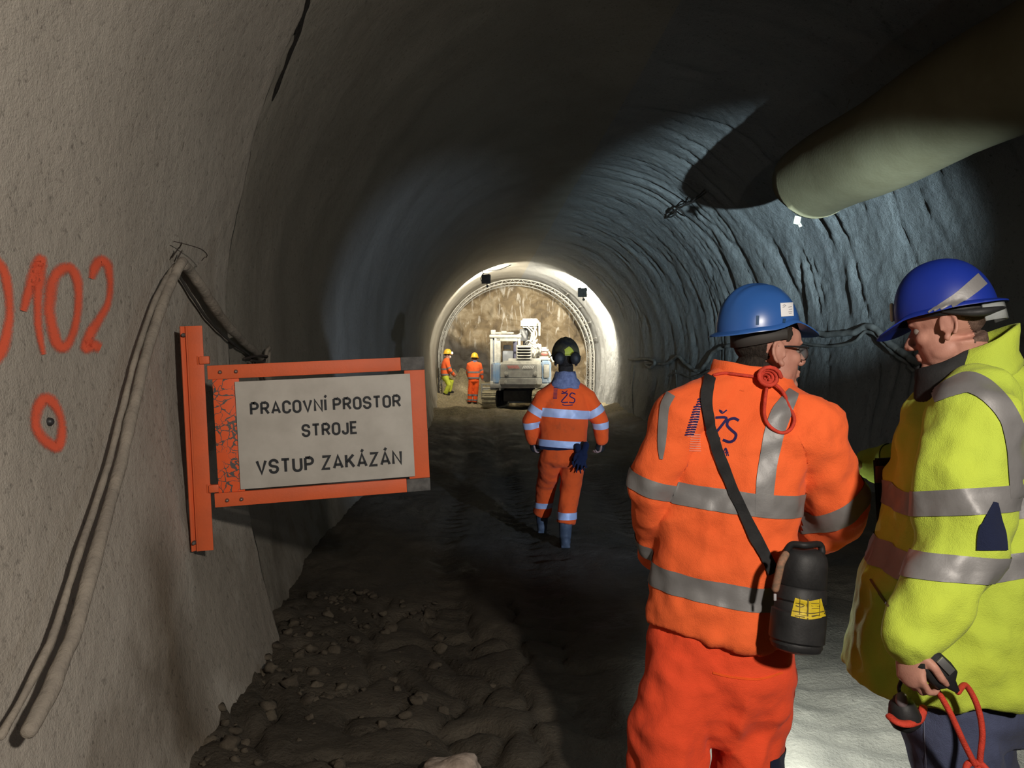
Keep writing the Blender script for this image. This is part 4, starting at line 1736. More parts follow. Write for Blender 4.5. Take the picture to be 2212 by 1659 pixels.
# ================================================================== man in orange, near
def man_orange():
    az = 20
    f, r = facing(az)
    D = 2.5
    g0 = U(1555, 1390, D)
    P = Person('man seen from behind in orange suit and blue helmet with black strap', (g0.x, g0.y, 0.0), 0.0085)
    hc = U(1658, 762, D)
    Mx = head_matrix(hc, 80, 2, 0, 1.10)
    neck = U(1610, 838, D)
    LS, LE, LW = U(1462, 905, D - 0.04), U(1414, 1065, D + 0.0), U(1412, 1195, D + 0.14)
    RS, RE, RW = U(1742, 925, D - 0.08), U(1818, 1098, D - 0.02), U(1735, 1168, D + 0.26)
    pel = U(1555, 1380, D)
    LH, LK, LA = U(1478, 1420, D), U(1448, 1573, D - 0.02), U(1440, 1839, D)
    RH, RK, RA = U(1632, 1420, D), U(1618, 1573, D - 0.02), U(1612, 1839, D)
    hands = [dict(wrist=LW + (f - V((0, 0, .4))) * 0.02, fwd=f * 0.8 - V((0, 0, 0.6)), palm=r, thumb=f * 0.3 + V((0, 0, 1)) + r * 0.3, curl=30),
             dict(wrist=RW + f * 0.02 - V((0.02, 0, 0.02)), fwd=f * 0.7 - r * 0.35 - V((0, 0, 0.6)), palm=-r, thumb=f * 0.6 + V((0, 0, 0.8)), curl=62)]
    P.body(Mx, neck, [U(1590, 900, D), U(1565, 1150, D), pel], [(LS, LE, LW), (RS, RE, RW)], [(LH, LK, LA), (RH, RK, RA)], hands, 0.0050)
    P.eyes(Mx)
    # hair: back and sides, shaved short around the ear
    def hair(q):
        if q.z > 0.075 or q.z < -0.085:
            return False
        edge = -0.030 + 0.075 * sstep(-0.005, 0.05, q.z) + 0.01 * noise.noise(q * 60)
        if abs(q.y) > 0.060 and abs(q.x + 0.012) < 0.030 and -0.05 < q.z < 0.034:
            return False
        return q.x < edge and q.z > -0.070 - 0.1 * min(0, q.x + 0.03)
    hair_from(P.body_me, Mx, hair, MAT_HAIR, P.root, 0.005)
    # jacket
    secs = [(1552, 1352, .236, .165), (1556, 1290, .230, .165), (1560, 1200, .224, .165), (1568, 1080, .232, .162), (1578, 960, .238, .15), (1588, 890, .222, .118), (1598, 850, .15, .095), (1606, 815, .085, .08)]
    rings = [sring(U(x, y, D), r, f, hw, hd) for x, y, hw, hd in secs]
    # shear the hem: nearer side hangs lower
    bm = bmesh.new()
    for rr, (x, y, hw, hd) in zip(rings, secs):
        t = sstep(900, 1352, y)
        for p in rr:
            p.z -= 0.10 * t * (p - U(x, y, D)).dot(r)
            if y > 1300 and t > 0.9:
                p.z += 0.004 * math.sin(p.x * 60)
    loft(bm, rings)
    shL, shR = U(1560, 850, D), U(1640, 855, D)
    tube(bm, [shL, LS, LS.lerp(LE, 0.5), LE, LE.lerp(LW, 0.5), LW], [.085, .092, .080, .070, .066, .056], 24)
    tube(bm, [shR, RS, RS.lerp(RE, 0.5), RE, RE.lerp(RW, 0.5), RW], [.088, .098, .098, .092, .080, .060], 24)
    diag = (-r * 0.75 + V((0, 0, 1))).normalized()
    diag2 = (r * 0.6 + V((0, 0, 1))).normalized()
    jm, jo = P.garment('jacket', bm, MAT_ORANGE, 0.028, [(diag2, 5.0, 1.4, 0.9), (V((r.x, r.y, .55)), 8.0, 2.0, 0.8), ((0, 0, 1), 9.0, 2.2, 0.45)], 3.7)
    caps = {'torso': [(pel, U(1590, 885, D), 0.205), (U(1590, 885, D), neck, 0.15)],
            'armL': [(LS, LE, .080), (LE, LW, .066)], 'armR': [(RS, RE, .100), (RE, RW, .078)]}
    up = V((0, 0, 1))
    tilt = (up + r * 0.10).normalized()
    tor = lambda c: limb_of(c, caps) == 'torso'
    for y, w in ((1082, .072), (1283, .075)):
        P.part('reflective_band', band_on(jm, U(1560, y, D - .16), tilt, w, tor), MAT_TAPE)
    # braces bands over the shoulders
    bj = bvh_of(jm)
    for pth in ([(1716, 846, 24), (1704, 866, 34), (1686, 895, 42), (1670, 944, 42), (1657, 1010, 40), (1651, 1068, 38), (1650, 1112, 38)],
                [(1457, 842, 20), (1446, 860, 20), (1437, 882, 20), (1432, 934, 19), (1430, 965, 15), (1429, 992, 7)]):
        P.part('reflective_band', surf_strip(bj, pth, 40, 0.0042, 9, n=8), MAT_TAPE)
    P.part('reflective_band', band_on(jm, U(1402, 1040, D), (LS - LE).normalized(), .058, lambda c: limb_of(c, caps) == 'armL'), MAT_TAPE)
    P.part('reflective_band', band_on(jm, U(1402, 1180, D + .1), (LE - LW).normalized(), .055, lambda c: limb_of(c, caps) == 'armL'), MAT_TAPE)
    ax = (RS - RE).normalized()
    P.part('reflective_band', band_on(jm, RE + ax * 0.02, (ax * 0.9 - r * 0.38 + up * 0.15).normalized(), .070, lambda c: limb_of(c, caps) == 'armR' and (c - RE).dot(f) < 0.10), MAT_TAPE)
    # collar
    nb, nt_ = U(1600, 830, D), U(1602, 788, D)
    cr_ = (r - up * 0.16).normalized()
    bm = collar_ring([(nb - up * 0.02, cr_, f, .120, .10), (nb, cr_, f, .110, .092), (nb.lerp(nt_, .5), cr_, f, .098, .088), (nt_ + up * 0.002, cr_, f, .090, .086)], 0.008)
    cbm = to_mesh(wobble(bm, 0.006, 14))
    bcol = bvh_of(cbm)
    P.part('collar', cbm, MAT_ORANGE)
    # trousers
    bm = bmesh.new()
    ph = U(1556, 1300, D)
    loft(bm, [sring(ph, r, f, .20, .14), sring(pel, r, f, .232, .152), sring(U(1556, 1450, D), r, f, .235, .155), sring(U(1550, 1520, D), r, f, .22, .14), sring(U(1545, 1580, D), r, f, .14, .09), sring(U(1540, 1600, D), r, f, .06, .05)])
    tube(bm, [U(1485, 1400, D), LH - up * 0.08, LK, LK.lerp(LA, .45), LK.lerp(LA, .6)], [.11, .124, .120, .124, .126], 26, round_cap=False)
    tube(bm, [U(1630, 1400, D), RH - up * 0.08, RK, RK.lerp(RA, .36), RK.lerp(RA, .5)], [.11, .122, .110, .106, .108], 26, round_cap=False)
    tm, to = P.garment('trousers', bm, MAT_REDOR, 0.027, [((0.35, 0, 1), 8, 2.2, 0.9), ((-0.6, 0, 1), 7, 2.0, 0.7)], 8.2)
    # pocket seam on the seat and navy panel low on the right leg
    bv = bvh_of(tm)
    P.part('pocket_seam', surf_strip(bv, [(1540, 1452), (1580, 1462), (1640, 1466), (1690, 1452)], 5, 0.003, 3), MAT_ORANGE_D)
    zc = U(1650, 1603, D).z
    P.part('leg_panel', band_on(tm, V((0, 0, zc - 0.09)), up, 0.18, lambda c: (c - RK).dot(r) > 0.062 and c.z < zc, 0.004), MAT_NAVY, label='navy panel low on the leg')
    bm = bmesh.new()
    boot(bm, V((LA.x, LA.y, .10)), LA + f, V((LK.x, LK.y, .36)).lerp(LA, .3), .085)
    P.part('boot', remesh(bm, .010, 2), MAT_RUBBER)
    bm = bmesh.new()
    boot(bm, V((RA.x, RA.y, .10)), RA + f, V((RA.x, RA.y, .38)), .085)
    P.part('boot', remesh(bm, .010, 2), MAT_RUBBER)
    # helmet
    Hx = Mx @ Matrix.Translation((-0.030, 0, 0.024)) @ Matrix.Rotation(R(-1), 4, 'Y')
    ho = P.part('helmet', helmet_shell(Hx, 'cap', 0.95, hk=0.92), MAT_HELM_B)
    hb = bvh_of(helmet_shell(Hx, 'cap', 0.95, hk=0.92))
    st = surf_strip(hb, [(1686, 669.5), (1713, 668.0)], 29, 0.0015, 9, n=6)
    P.part('sticker', st, M('white_sticker', (0.72, 0.72, 0.74), rough=0.6), ho, 'white sticker')
    bm = bmesh.new()
    for pth in ([(1690, 661), (1693, 659), (1697, 661)], [(1690, 664), (1695, 663)], [(1702, 664), (1709, 663)], [(1703, 669), (1710, 668)], [(1702, 674), (1710, 673.5)], [(1703, 677), (1709, 676.5)]):
        b = surf_strip(hb, pth, 1.1, 0.0026, 2, n=3)
        m2 = bpy.data.meshes.new('t')
        b.to_mesh(m2)
        b.free()
        bm.from_mesh(m2)
    P.part('sticker_print', bm, M('grey_print', (0.25, 0.25, 0.27)), ho)
    # ventilation slots
    for x in (1637, 1694):
        P.part('slot', surf_strip(hb, [(x, 682 if x < 1660 else 688), (x - 1, 702 if x < 1660 else 698)], 6, 0.002, 3, n=4), M('slot_shadow', (0.012, 0.05, 0.13), rough=0.6) if x == 1637 else bpy.data.materials['slot_shadow'], ho)
    hbn = head_band(Mx, lambda a: 0.018 + 0.040 * (0.5 + 0.5 * math.cos(a)), lambda a: 0.066, (0.112, 0.092), 85, 275, 0.006)
    P.part('nape_strap', hbn, M('grey_strap', (0.045, 0.042, 0.040), rough=0.7), ho)
    # glasses
    g = P.part('glasses', to_mesh(glasses_bm(Mx)), MAT_BLKP)
    P.part('lens', lens_bm(Mx), glass_mat(), g)
    # red cord round the collar, coiled knot and a hanging loop
    bj = BVHTree.FromPolygons([v.co.copy() for v in jm.vertices], [tuple(p.vertices) for p in jm.polygons])
    cord = thing('lanyard', 'red cord lanyard coiled on the right shoulder of the orange suit', 'lanyard', U(1661, 815, D - 0.12))
    bm = bmesh.new()
    dd = D - 0.115
    loop = [U(x, y, dd + dz) for x, y, dz in [(1662, 820, 0), (1690, 845, -.005), (1706, 880, -.03), (1716, 905, -.05), (1708, 927, -.06), (1688, 935, -.065), (1664, 922, -.06), (1652, 900, -.045), (1652, 870, -.03), (1656, 840, -.01)]]
    tube(bm, [V(p) for p in spline(loop, 8)], 0.0055, 10)
    obj('cord_loop', bm, MAT_CORD, cord)
    bm = bmesh.new()
    coil = []
    for k in range(44):
        a = k * 0.48
        rr = 0.036 - 0.0006 * k
        coil.append(U(1658, 814, dd) + V((1, 0, 0)) * (rr * math.cos(a)) + V((0, 0.25, 1)).normalized() * (rr * 0.92 * math.sin(a)) + V((0, -0.018 + 0.0009 * k, 0)))
    tube(bm, coil, 0.0068, 10)
    obj('cord_coil', bm, MAT_CORD, cord)
    bm = bmesh.new()
    nk = [U(x, y, D - .02) - f * 0.0 for x, y in [(1546, 808)]]
    ringp = []
    for q in spline([(1543, 810), (1565, 806), (1595, 809), (1625, 813), (1648, 816)], 5):
        hs = [h for h in (bj.ray_cast(EYE, ray(*q), 9)[0], bcol.ray_cast(EYE, ray(*q), 9)[0]) if h is not None]
        if hs:
            h = min(hs, key=lambda p: p.y)
            ringp.append(h - ray(*q) * 0.006)
    tube(bm, ringp + [U(1652, 818, dd)], 0.005, 10)
    obj('cord_neck', bm, MAT_CORD, cord)
    # prints on the back
    pr = []
    back = [([(1559, 907), (1571, 908)], 3), ]
    bm = bmesh.new()
    Zs = [([(1545, 902), (1569, 903), (1560, 918), (1545, 937), (1541, 949), (1556, 947)], 5.6),
          ([(1596, 909), (1586, 904), (1574, 908), (1571, 919), (1580, 929), (1590, 939), (1586, 951), (1575, 955), (1562, 950)], 5.8),
          ([(1554, 887), (1559, 892), (1562, 892)], 3.2), ([(1562, 892), (1570, 886)], 3.2), ([(1553, 885), (1561, 889)], 2.2)]
    for pth, w in Zs + [([(1561, 985), (1568, 968), (1574, 985)], 2.2), ([(1563, 979), (1574, 977)], 2), ([(1568, 970), (1570, 985)], 1.6)]:
        b = surf_strip(bj, pth, w, 0.0022, 3, n=5)
        m2 = bpy.data.meshes.new('t')
        b.to_mesh(m2)
        b.free()
        bm.from_mesh(m2)
    P.part('logo_letters', bm, MAT_INKB, jo, 'navy letters on the back')
    bm = bmesh.new()
    bm2 = bmesh.new()
    for k in range(15):
        y = 862 + k * 5.4
        xa, xb = 1503 - 1.7 * k + (4 if k < 3 else 0), 1516 - 0.9 * k - (k - 8) * 0.8 * (k > 8)
        for pth, w, tgt in (([(xa, y + 2), ((xa + xb) / 2, y), (xb, y + 1)], 3.4, bm), ([(xa + 5, y + 4.4), (xb - 1, y + 3.2)], 1.4, bm2)):
            b = surf_strip(bj, pth, w, 0.0022, 3, n=4)
            m2 = bpy.data.meshes.new('t')
            b.to_mesh(m2)
            b.free()
            tgt.from_mesh(m2)
    P.part('logo_stripes', bm, MAT_INKB, jo, 'navy stripes on the back')
    for k in range(8):
        y = 938 + k * 5.0
        b = surf_strip(bj, [(1492 - k * 0.6, y), (1512 + k * 0.3, y + 1)], 1.5, 0.0022, 3, n=3)
        m2 = bpy.data.meshes.new('t')
        b.to_mesh(m2)
        b.free()
        bm2.from_mesh(m2)
    P.part('worn_print', bm2, MAT_PINKPR, jo)
    # self-rescuer canister slung on a black strap
    can = thing('rescue_canister', 'black cylindrical self-rescuer canister with yellow label slung at the hip', 'canister', U(1720, 1400, D - .27))
    cd = D - 0.30
    sc = (D - 0.30) / F
    top, bot = U(1738, 1182, cd + 0.02), U(1718, 1408, cd - 0.015)
    axis = (bot - top).normalized()
    Ln = (bot - top).length
    ca, cb = frame_of(axis, V((0, 1, 0)))
    prof = [(0.0, .028), (0.01, .040), (0.035, .052), (0.075, .060), (0.14, .064), (.36, .066), (.375, .063), (.39, .067), (.50, .069), (.52, .064), (.535, .066), (.60, .066), (.615, .072), (.70, .073), (.88, .073), (.90, .067), (.925, .069), (.97, .063), (.995, .046), (1.0, .02)]
    k = 0.078 / .073
    # widen the lower part a little, as in the photograph
    bm = bmesh.new()
    loft(bm, [sring(top + axis * (t * Ln), ca, cb, rr * k, rr * k * 0.92, 48, 2.2) for t, rr in prof])
    bmesh.ops.recalc_face_normals(bm, faces=bm.faces[:])
    cm = sharp(to_mesh(bm), 40)
    cbv = bvh_of(cm)
    obj('shell', cm, MAT_BLKP, can)
    lab = surf_strip(cbv, [(1713, 1311), (1748, 1318), (1783, 1311)], 40, 0.0015, 9, n=10)
    lo_ = obj('yellow_label', lab, M('yellow_label', (0.62, 0.47, 0.02), (0.5, 0.37, 0.02), 40, 0.5), can)
    bm = bmesh.new()
    for pth, w in (([(1745, 1294), (1744, 1338)], 3), ([(1712, 1319), (1750, 1325), (1782, 1319)], 2.2), ([(1719, 1301), (1736, 1304)], 1.6), ([(1719, 1308), (1730, 1311), (1738, 1308)], 2), ([(1752, 1303), (1768, 1303)], 1.4),
                   ([(1752, 1309), (1770, 1309)], 1.4), ([(1717, 1330), (1738, 1333)], 2), ([(1753, 1332), (1775, 1329)], 2), ([(1728, 1290), (1727, 1335)], 1.2), ([(1770, 1293), (1769, 1332)], 1.2), ([(1753, 1314), (1770, 1314)], 1.2)):
        b = surf_strip(cbv, pth, w, 0.0026, 2, n=4)
        m2 = bpy.data.meshes.new('t')
        b.to_mesh(m2)
        b.free()
        bm.from_mesh(m2)
    obj('label_print', bm, M('dark_print', (0.12, 0.09, 0.02)), lo_)
    bm = bmesh.new()
    tube(bm, [V(p) for p in spline([U(1697, 1198, cd - .05), U(1688, 1215, cd - .06), U(1682, 1240, cd - .06), U(1675, 1272, cd - .055)], 5)], 0.011, 10)
    obj('latch_strap', bm, M('dirty_brown_strap', (0.32, 0.16, 0.10), (0.14, 0.10, 0.07), 60, 0.8), can)
    bm = bmesh.new()
    box(bm, U(1674, 1290, cd - .05), (0.008, 0.006, 0.02), None, 0.002)
    obj('pull_tab', bm, M('pale_tab', (0.35, 0.34, 0.36)), can)
    bm = bmesh.new()
    tube(bm, [V(p) for p in spline([U(1700, 1188, cd), U(1712, 1176, cd - .01), U(1740, 1178, cd - .03), U(1770, 1176, cd), U(1776, 1192, cd)], 6)], 0.010, 10)
    obj('carry_lug', bm, MAT_BLKP, can)
    # strap: from the left of the neck over the shoulder, across the back to the canister
    path = [(1541, 806), (1529, 835), (1524, 870), (1530, 910), (1543, 950), (1560, 1000), (1585, 1060), (1612, 1120), (1636, 1172), (1655, 1208), (1668, 1235)]
    bj2 = bj
    stp = surf_strip(bj2, [p for p in path if True], 26, 0.010, 5, n=8)
    bmesh.ops.recalc_face_normals(stp, faces=stp.faces[:])
    bmesh.ops.smooth_vert(stp, verts=stp.verts[:], factor=0.5, use_axis_x=True, use_axis_y=True, use_axis_z=True)
    obj('strap', stp, MAT_BLACK, can)
    # lamp held in front of him; it lights the floor between the two men
    lp = RW + f * 0.07 - r * 0.065 - V((0, 0, 0.10))
    lt = thing('hand_lamp', 'hand lamp held in front of the man in the orange suit', 'lamp', lp)
    bm = bmesh.new()
    ld = (V((0.32, 0.42, -0.85))).normalized()
    cyl(bm, lp - ld * 0.06, lp + ld * 0.07, 0.020, 18)
    obj('lamp_body', bm, MAT_BLKP, lt)
    bm = bmesh.new()
    cyl(bm, lp + ld * 0.07, lp + ld * 0.10, 0.027, 18, 0.034)
    obj('bezel', bm, MAT_STEEL, lt)
    bm = bmesh.new()
    cyl(bm, lp + ld * 0.1005, lp + ld * 0.103, 0.030, 18)
    obj('lens', bm, MAT_LENS, lt)
    l0 = lp + ld * 0.13
    gl_ = bpy.data.lights.new('hand_lamp_glow', 'POINT')
    gl_.energy = 9.0
    gl_.color = (0.80, 0.95, 1.0)
    gl_.shadow_soft_size = 0.03
    go_ = bpy.data.objects.new('hand_lamp_glow', gl_)
    go_.location = l0 + V((0.0, 0.02, 0.0))
    COL.objects.link(go_)
    spot('hand_lamp_beam', l0, l0 + V((0.40, 0.42, -0.85)), 420, (0.80, 0.95, 1.0), 50, 0.9, 0.03)
    return P


def glasses_bm(Mx):
    bm = bmesh.new()
    s = Mx.to_scale().x
    for q in (-1, 1):
        tube(bm, [Mx @ V(p) for p in ((-0.015, q * 0.083, 0.018), (0.03, q * 0.080, 0.016), (0.088, q * 0.066, 0.012))], [0.0025, 0.003, 0.004], 8)
        lens = [(0.098 - 0.004 * abs(math.cos(t)), q * (0.036 + 0.029 * math.cos(t)), -0.006 + 0.020 * math.sin(t)) for t in [2 * math.pi * k / 24 for k in range(24)]]
        tube(bm, [Mx @ V(p) for p in lens], 0.0016, 6, closed=True)
        tube(bm, [Mx @ V((0.092, q * 0.066, 0.012)), Mx @ V((0.098, q * 0.060, 0.010))], 0.003, 6)
    tube(bm, [Mx @ V((0.099, -0.008, 0.002)), Mx @ V((0.102, 0, 0.004)), Mx @ V((0.099, 0.008, 0.002))], 0.002, 6)
    return bm


def lens_bm(Mx):
    bm = bmesh.new()
    for q in (-1, 1):
        for dx in (0, 0.0018):
            vs = [bm.verts.new(Mx @ V((0.098 + dx - 0.004 * abs(math.cos(t)), q * (0.036 + 0.028 * math.cos(t)), -0.006 + 0.019 * math.sin(t)))) for t in [2 * math.pi * k / 24 for k in range(24)]]
            bm.faces.new(vs if dx else vs[::-1])
    return bm


def glass_mat():
    if 'clear_lens' in bpy.data.materials:
        return bpy.data.materials['clear_lens']
    m, nt, b = nodes('clear_lens')
    b.inputs['Base Color'].default_value = (0.8, 0.85, 0.85, 1)
    b.inputs['Roughness'].default_value = 0.05
    b.inputs['Alpha'].default_value = 0.22
    return m


man_orange()


# ================================================================== man in yellow coat at the right edge
def man_yellow():
    az = -78
    f, r = facing(az)          # f points left in the picture, r points down the tunnel
    D = 2.2
    g0 = U(2065, 1500, D)
    P = Person('man in profile in yellow hi-vis coat and deep blue helmet, pointing', (g0.x, g0.y, 0.0), 0.0085)
    up = V((0, 0, 1))
    hc = U(2052, 706, D)
    Mx = head_matrix(hc, -45, -13, 0, 1.06)
    neck = U(2085, 800, D)
    Dn, Df = D - 0.20, D + 0.20
    LS, LE, LW = U(2095, 905, Dn), U(2075, 1175, Dn - 0.06), U(1966, 1382, Dn - 0.13)
    RS, RE, RW = U(2055, 900, Df), U(1995, 1000, Df + 0.18), U(1878, 1003, Df + 0.34)
    pel = U(2055, 1400, D)
    LH, LK, LA = U(2040, 1500, D - 0.08), U(2075, 1690, D - 0.10), U(2095, 2000, D - 0.1)
    RH, RK, RA = U(2070, 1500, D + 0.12), U(2110, 1680, D + 0.14), U(2120, 1980, D + 0.14)
    lf = (U(1968, 1466, Dn - 0.15) - LW).normalized()
    hands = [dict(wrist=LW + lf * 0.012, fwd=lf, palm=V((1, 0.25, 0.1)), thumb=V((0.45, -1, 0.1)), curl=64, spread=2, thumb_curl=34),
             dict(wrist=RW + V((-1, 0.1, 0)) * 0.03, fwd=V((-1, 0.15, -0.05)), palm=-up, thumb=V((0, -1, 0.3)), curl=35)]
    P.body(Mx, neck, [U(2095, 900, D), U(2065, 1150, D), pel], [(LS, LE, LW), (RS, RE, RW)], [(LH, LK, LA), (RH, RK, RA)], hands, 0.0048)
    P.eyes(Mx)

    def hair(q):
        if q.z > 0.07 or q.z < -0.06:
            return False
        if abs(q.y) > 0.060 and abs(q.x + 0.012) < 0.032 and -0.05 < q.z < 0.034:
            return False
        return q.x < -0.055 + 0.06 * sstep(0.0, 0.05, q.z)
    hair_from(P.body_me, Mx, hair, M('grey_brown_hair', (0.09, 0.055, 0.04), (0.16, 0.10, 0.08), 120, 0.8, 0.5, 300), P.root, 0.003)
    # coat; sections are given by the picture x of front and back edges
    secs = [(1848, 2200, 1408, .25, 46), (1858, 2212, 1370, .25, 20), (1880, 2225, 1280, .25, 0), (1925, 2245, 1150, .245, 0), (1950, 2260, 1050, .24, 0),
            (1965, 2270, 950, .23, 0), (1990, 2262, 880, .205, 0), (2020, 2235, 830, .15, 0), (2040, 2190, 790, .10, 0)]
    bm = bmesh.new()
    rings = []
    for x0, x1, y, hw, drop in secs:
        c = U((x0 + x1) / 2, y, D)
        hd = (U(x1, y, D) - U(x0, y, D)).length / 2
        rg = sring(c, r, f, hw, hd, 44, 2.3)
        for p in rg:
            t = (p - c).dot(f) / hd
            p.z -= (0.0016 * drop) * (1 - max(0, t) ** 2) * 0.9
            p.z -= 0.075 * sstep(1300, 1408, y) * max(0, t) ** 1.5
        rings.append(rg)
    loft(bm, rings)
    tube(bm, [U(2110, 850, D - .1), LS, LS.lerp(LE, .5), LE, LE.lerp(LW, .5), LE.lerp(LW, .86), LW.lerp(LE, .02)], [.09, .112, .115, .105, .088, .072, .066], 26)
    tube(bm, [U(2090, 850, D + .1), RS, RE, RE.lerp(RW, .6), RW], [.09, .10, .085, .062, .056], 24)
    jm, jo = P.garment('coat', bm, MAT_YEL, 0.030, [((-0.45, 0, 1), 6.5, 1.8, 0.9), ((0.5, 0.2, 1), 8, 2.0, 0.7)], 12.4)
    caps = {'torso': [(pel, U(2105, 900, D), .22), (U(2040, 1460, D), pel, .24)], 'armL': [(LS, LE, .105), (LE, LW, .08)], 'armR': [(RS, RE, .09), (RE, RW, .06)]}
    tor = lambda c: limb_of(c, caps) == 'torso'
    aL = lambda c: limb_of(c, caps) == 'armL'
    ax = (LS - LE).normalized()
    P.part('reflective_band', band_on(jm, U(2055, 1085, Dn - .1), (ax + V((-0.24, 0, 0.0))).normalized(), .066, aL), MAT_TAPE)
    P.part('reflective_band', band_on(jm, U(2015, 1222, Dn - .1), ((LE - LW).normalized() * 0.6 + up * 0.6 + V((-0.30, 0, 0))).normalized(), .066, aL), MAT_TAPE)
    P.part('reflective_band', band_on(jm, U(2170, 1090, D - .2), (up - V((0.12, 0, 0))).normalized(), .066, tor), MAT_TAPE)
    P.part('reflective_band', band_on(jm, U(2100, 1235, D - .24), (up - V((0.16, 0, 0))).normalized(), .068, tor), MAT_TAPE)
    # brace over the near shoulder down the back
    bj = bvh_of(jm)
    strip = surf_strip(bj, [(2016, 858, 26), (2060, 836, 40), (2098, 828, 46), (2140, 852, 44), (2178, 900, 44), (2196, 960, 50), (2204, 1030, 54), (2208, 1075, 54)], 44, 0.004, 7, n=8)
    P.part('reflective_band', strip, MAT_TAPE)
    P.part('gusset', surf_strip(bj, [(2148, 1085, 10), (2143, 1120, 36), (2141, 1150, 56), (2141, 1188, 64)], 44, 0.006, 7, n=6), MAT_NAVY, label='navy gusset under the arm')
    P.part('pocket_zip', surf_strip(bj, [(1882, 1252), (1897, 1276), (1914, 1300), (1922, 1312)], 5, 0.004, 3), M('brown_zip', (0.12, 0.09, 0.03), rough=0.7))
    # collar, flared and standing
    cb, ct = U(2082, 806, D), U(2092, 735, D)
    cax = (ct - cb).normalized()
    cf = (f - up * 0.50).normalized()
    bm = collar_ring([(cb - up * 0.03 - f * .01, r, cf, .155, .155), (cb + up * 0.01 - f * 0.012, r, cf, .135, .135), (cb.lerp(ct, .6) - f * 0.02, r, cf, .118, .118), (ct - f * 0.028, r, cf, .108, .108)], 0.009)
    P.part('collar', wobble(bm, 0.010, 11, 4), MAT_YEL)
    # dark neck gaiter
    gb, gt = U(2048, 850, D), U(2040, 770, D)
    bm = collar_ring([(gb, r, cf, .095, .105), (gb.lerp(gt, .5), r, cf, .088, .095), (gt, r, cf, .080, .086)], 0.01)
    P.part('neck_gaiter', wobble(bm, 0.006, 22, 9), MAT_BLACK)
    # bright cuff on the far sleeve
    b = band_on(jm, RW + (RE - RW) * 0.22, (RE - RW).normalized(), .075, lambda c: limb_of(c, caps) == 'armR', 0.004)
    P.part('cuff', b, MAT_YEL)
    # trousers
    bm = bmesh.new()
    loft(bm, [sring(U(2050, 1400, D), r, f, .20, .16), sring(U(2065, 1500, D), r, f, .215, .165), sring(U(2075, 1560, D), r, f, .19, .15), sring(U(2080, 1600, D), r, f, .08, .07)])
    tube(bm, [U(2040, 1470, D - .08), LH, LK, LK.lerp(LA, .5), LA], [.12, .132, .118, .11, .10], 24, round_cap=False)
    tube(bm, [U(2080, 1470, D + .12), RH, RK, RK.lerp(RA, .5), RA], [.12, .13, .116, .11, .10], 24, round_cap=False)
    tm, to = P.garment('trousers', bm, MAT_DENIM, 0.016, [((0.3, 0, 1), 8, 2.2, 0.9), ((-0.7, 0, 1), 7, 2.0, 0.7)], 5.2)
    P.part('seam', surf_strip(bvh_of(tm), [(1998, 1510), (1997, 1560), (2000, 1620), (2004, 1670)], 2.2, 0.003, 3), M('pale_seam', (0.16, 0.18, 0.26)))
    for a, k in ((LA, LK), (RA, RK)):
        bm = bmesh.new()
        a2 = V((a.x, a.y, 0.10))
        boot(bm, a2, a2 + f, V((a.x, a.y, .30)), .075)
        P.part('boot', remesh(bm, .010, 2), MAT_RUBBER)
    # helmet
    Hx = Mx @ Matrix.Translation((0.002, 0, -0.002)) @ Matrix.Rotation(R(2), 4, 'Y')
    hm = helmet_shell(Hx, 'smooth', 0.98)
    hb = bvh_of(hm)
    ho = P.part('helmet', hm, MAT_HELM_D)
    P.part('helmet_stripe', surf_strip(hb, [(1992, 687, 8), (2005, 681, 12), (2035, 664, 19), (2070, 644, 25), (2100, 621, 29), (2122, 602, 30)], 20, 0.0022, 5, n=8), MAT_TAPE, ho, 'silver stripe')
    bm = bmesh.new()
    p0, p1 = Hx @ V((0.131, 0.02, 0.062)), Hx @ V((0.122, 0.02, 0.105))
    tube(bm, [p0, p1], 0.006, 8)
    P.part('lamp_clip', bm, M('pale_clip', (0.55, 0.53, 0.40)), ho, 'pale lamp clip')
    P.part('nape_strap', head_band(Mx, lambda a: 0.012 + 0.030 * (0.5 + 0.5 * math.cos(a)), lambda a: 0.052, (0.113, 0.093), 20, 340, 0.006), MAT_BLKP, ho)
    # safety glasses pushed round to the back of the head
    bm = bmesh.new()
    arm_ = [(-0.01, 0.094, 0.036, 0.004), (-0.05, 0.092, 0.022, 0.008), (-0.095, 0.076, 0.012, 0.013), (-0.128, 0.040, 0.014, 0.007)]
    gp = spline(arm_ + [(-0.136, 0, 0.016, 0.005)] + [(a, -b, c, d) for a, b, c, d in reversed(arm_)], 4)
    tube(bm, [Mx @ V(p[:3]) for p in gp], [p[3] for p in gp], 10)
    g = P.part('safety_glasses', bm, MAT_BLKP)
    bm = head_band(Mx, -0.012, 0.036, (0.140, 0.088), 135, 225, 0.003, 20)
    P.part('lens', bm, glass_mat(), g)
    # black case that hangs behind the pointing arm
    cz = Df + 0.02
    kr = thing('case', 'flat black case with brown patch hanging below the pointing arm', 'case', U(1920, 1170, cz))
    a, b, c, d = U(1894, 992, cz), U(1962, 988, cz), U(1950, 1172, cz - .02), U(1905, 1168, cz - .02)
    th = V((0.0, 0.03, 0))
    bm = bmesh.new()
    loft(bm, [[p for p in (a, b, c, d)], [p + th for p in (a, b, c, d)]])
    bmesh.ops.recalc_face_normals(bm, faces=bm.faces[:])
    bmesh.ops.bevel(bm, geom=bm.edges[:], offset=0.006, segments=2, affect='EDGES')
    obj('cover', sharp(to_mesh(bm)), MAT_BLACK, kr)
    bm = bmesh.new()
    box(bm, U(1903, 1025, cz - 0.008), (0.034, 0.012, 0.055), None, 0.003)
    obj('patch', bm, M('brown_leather', (0.13, 0.055, 0.03), rough=0.7), kr, ).update_tag()
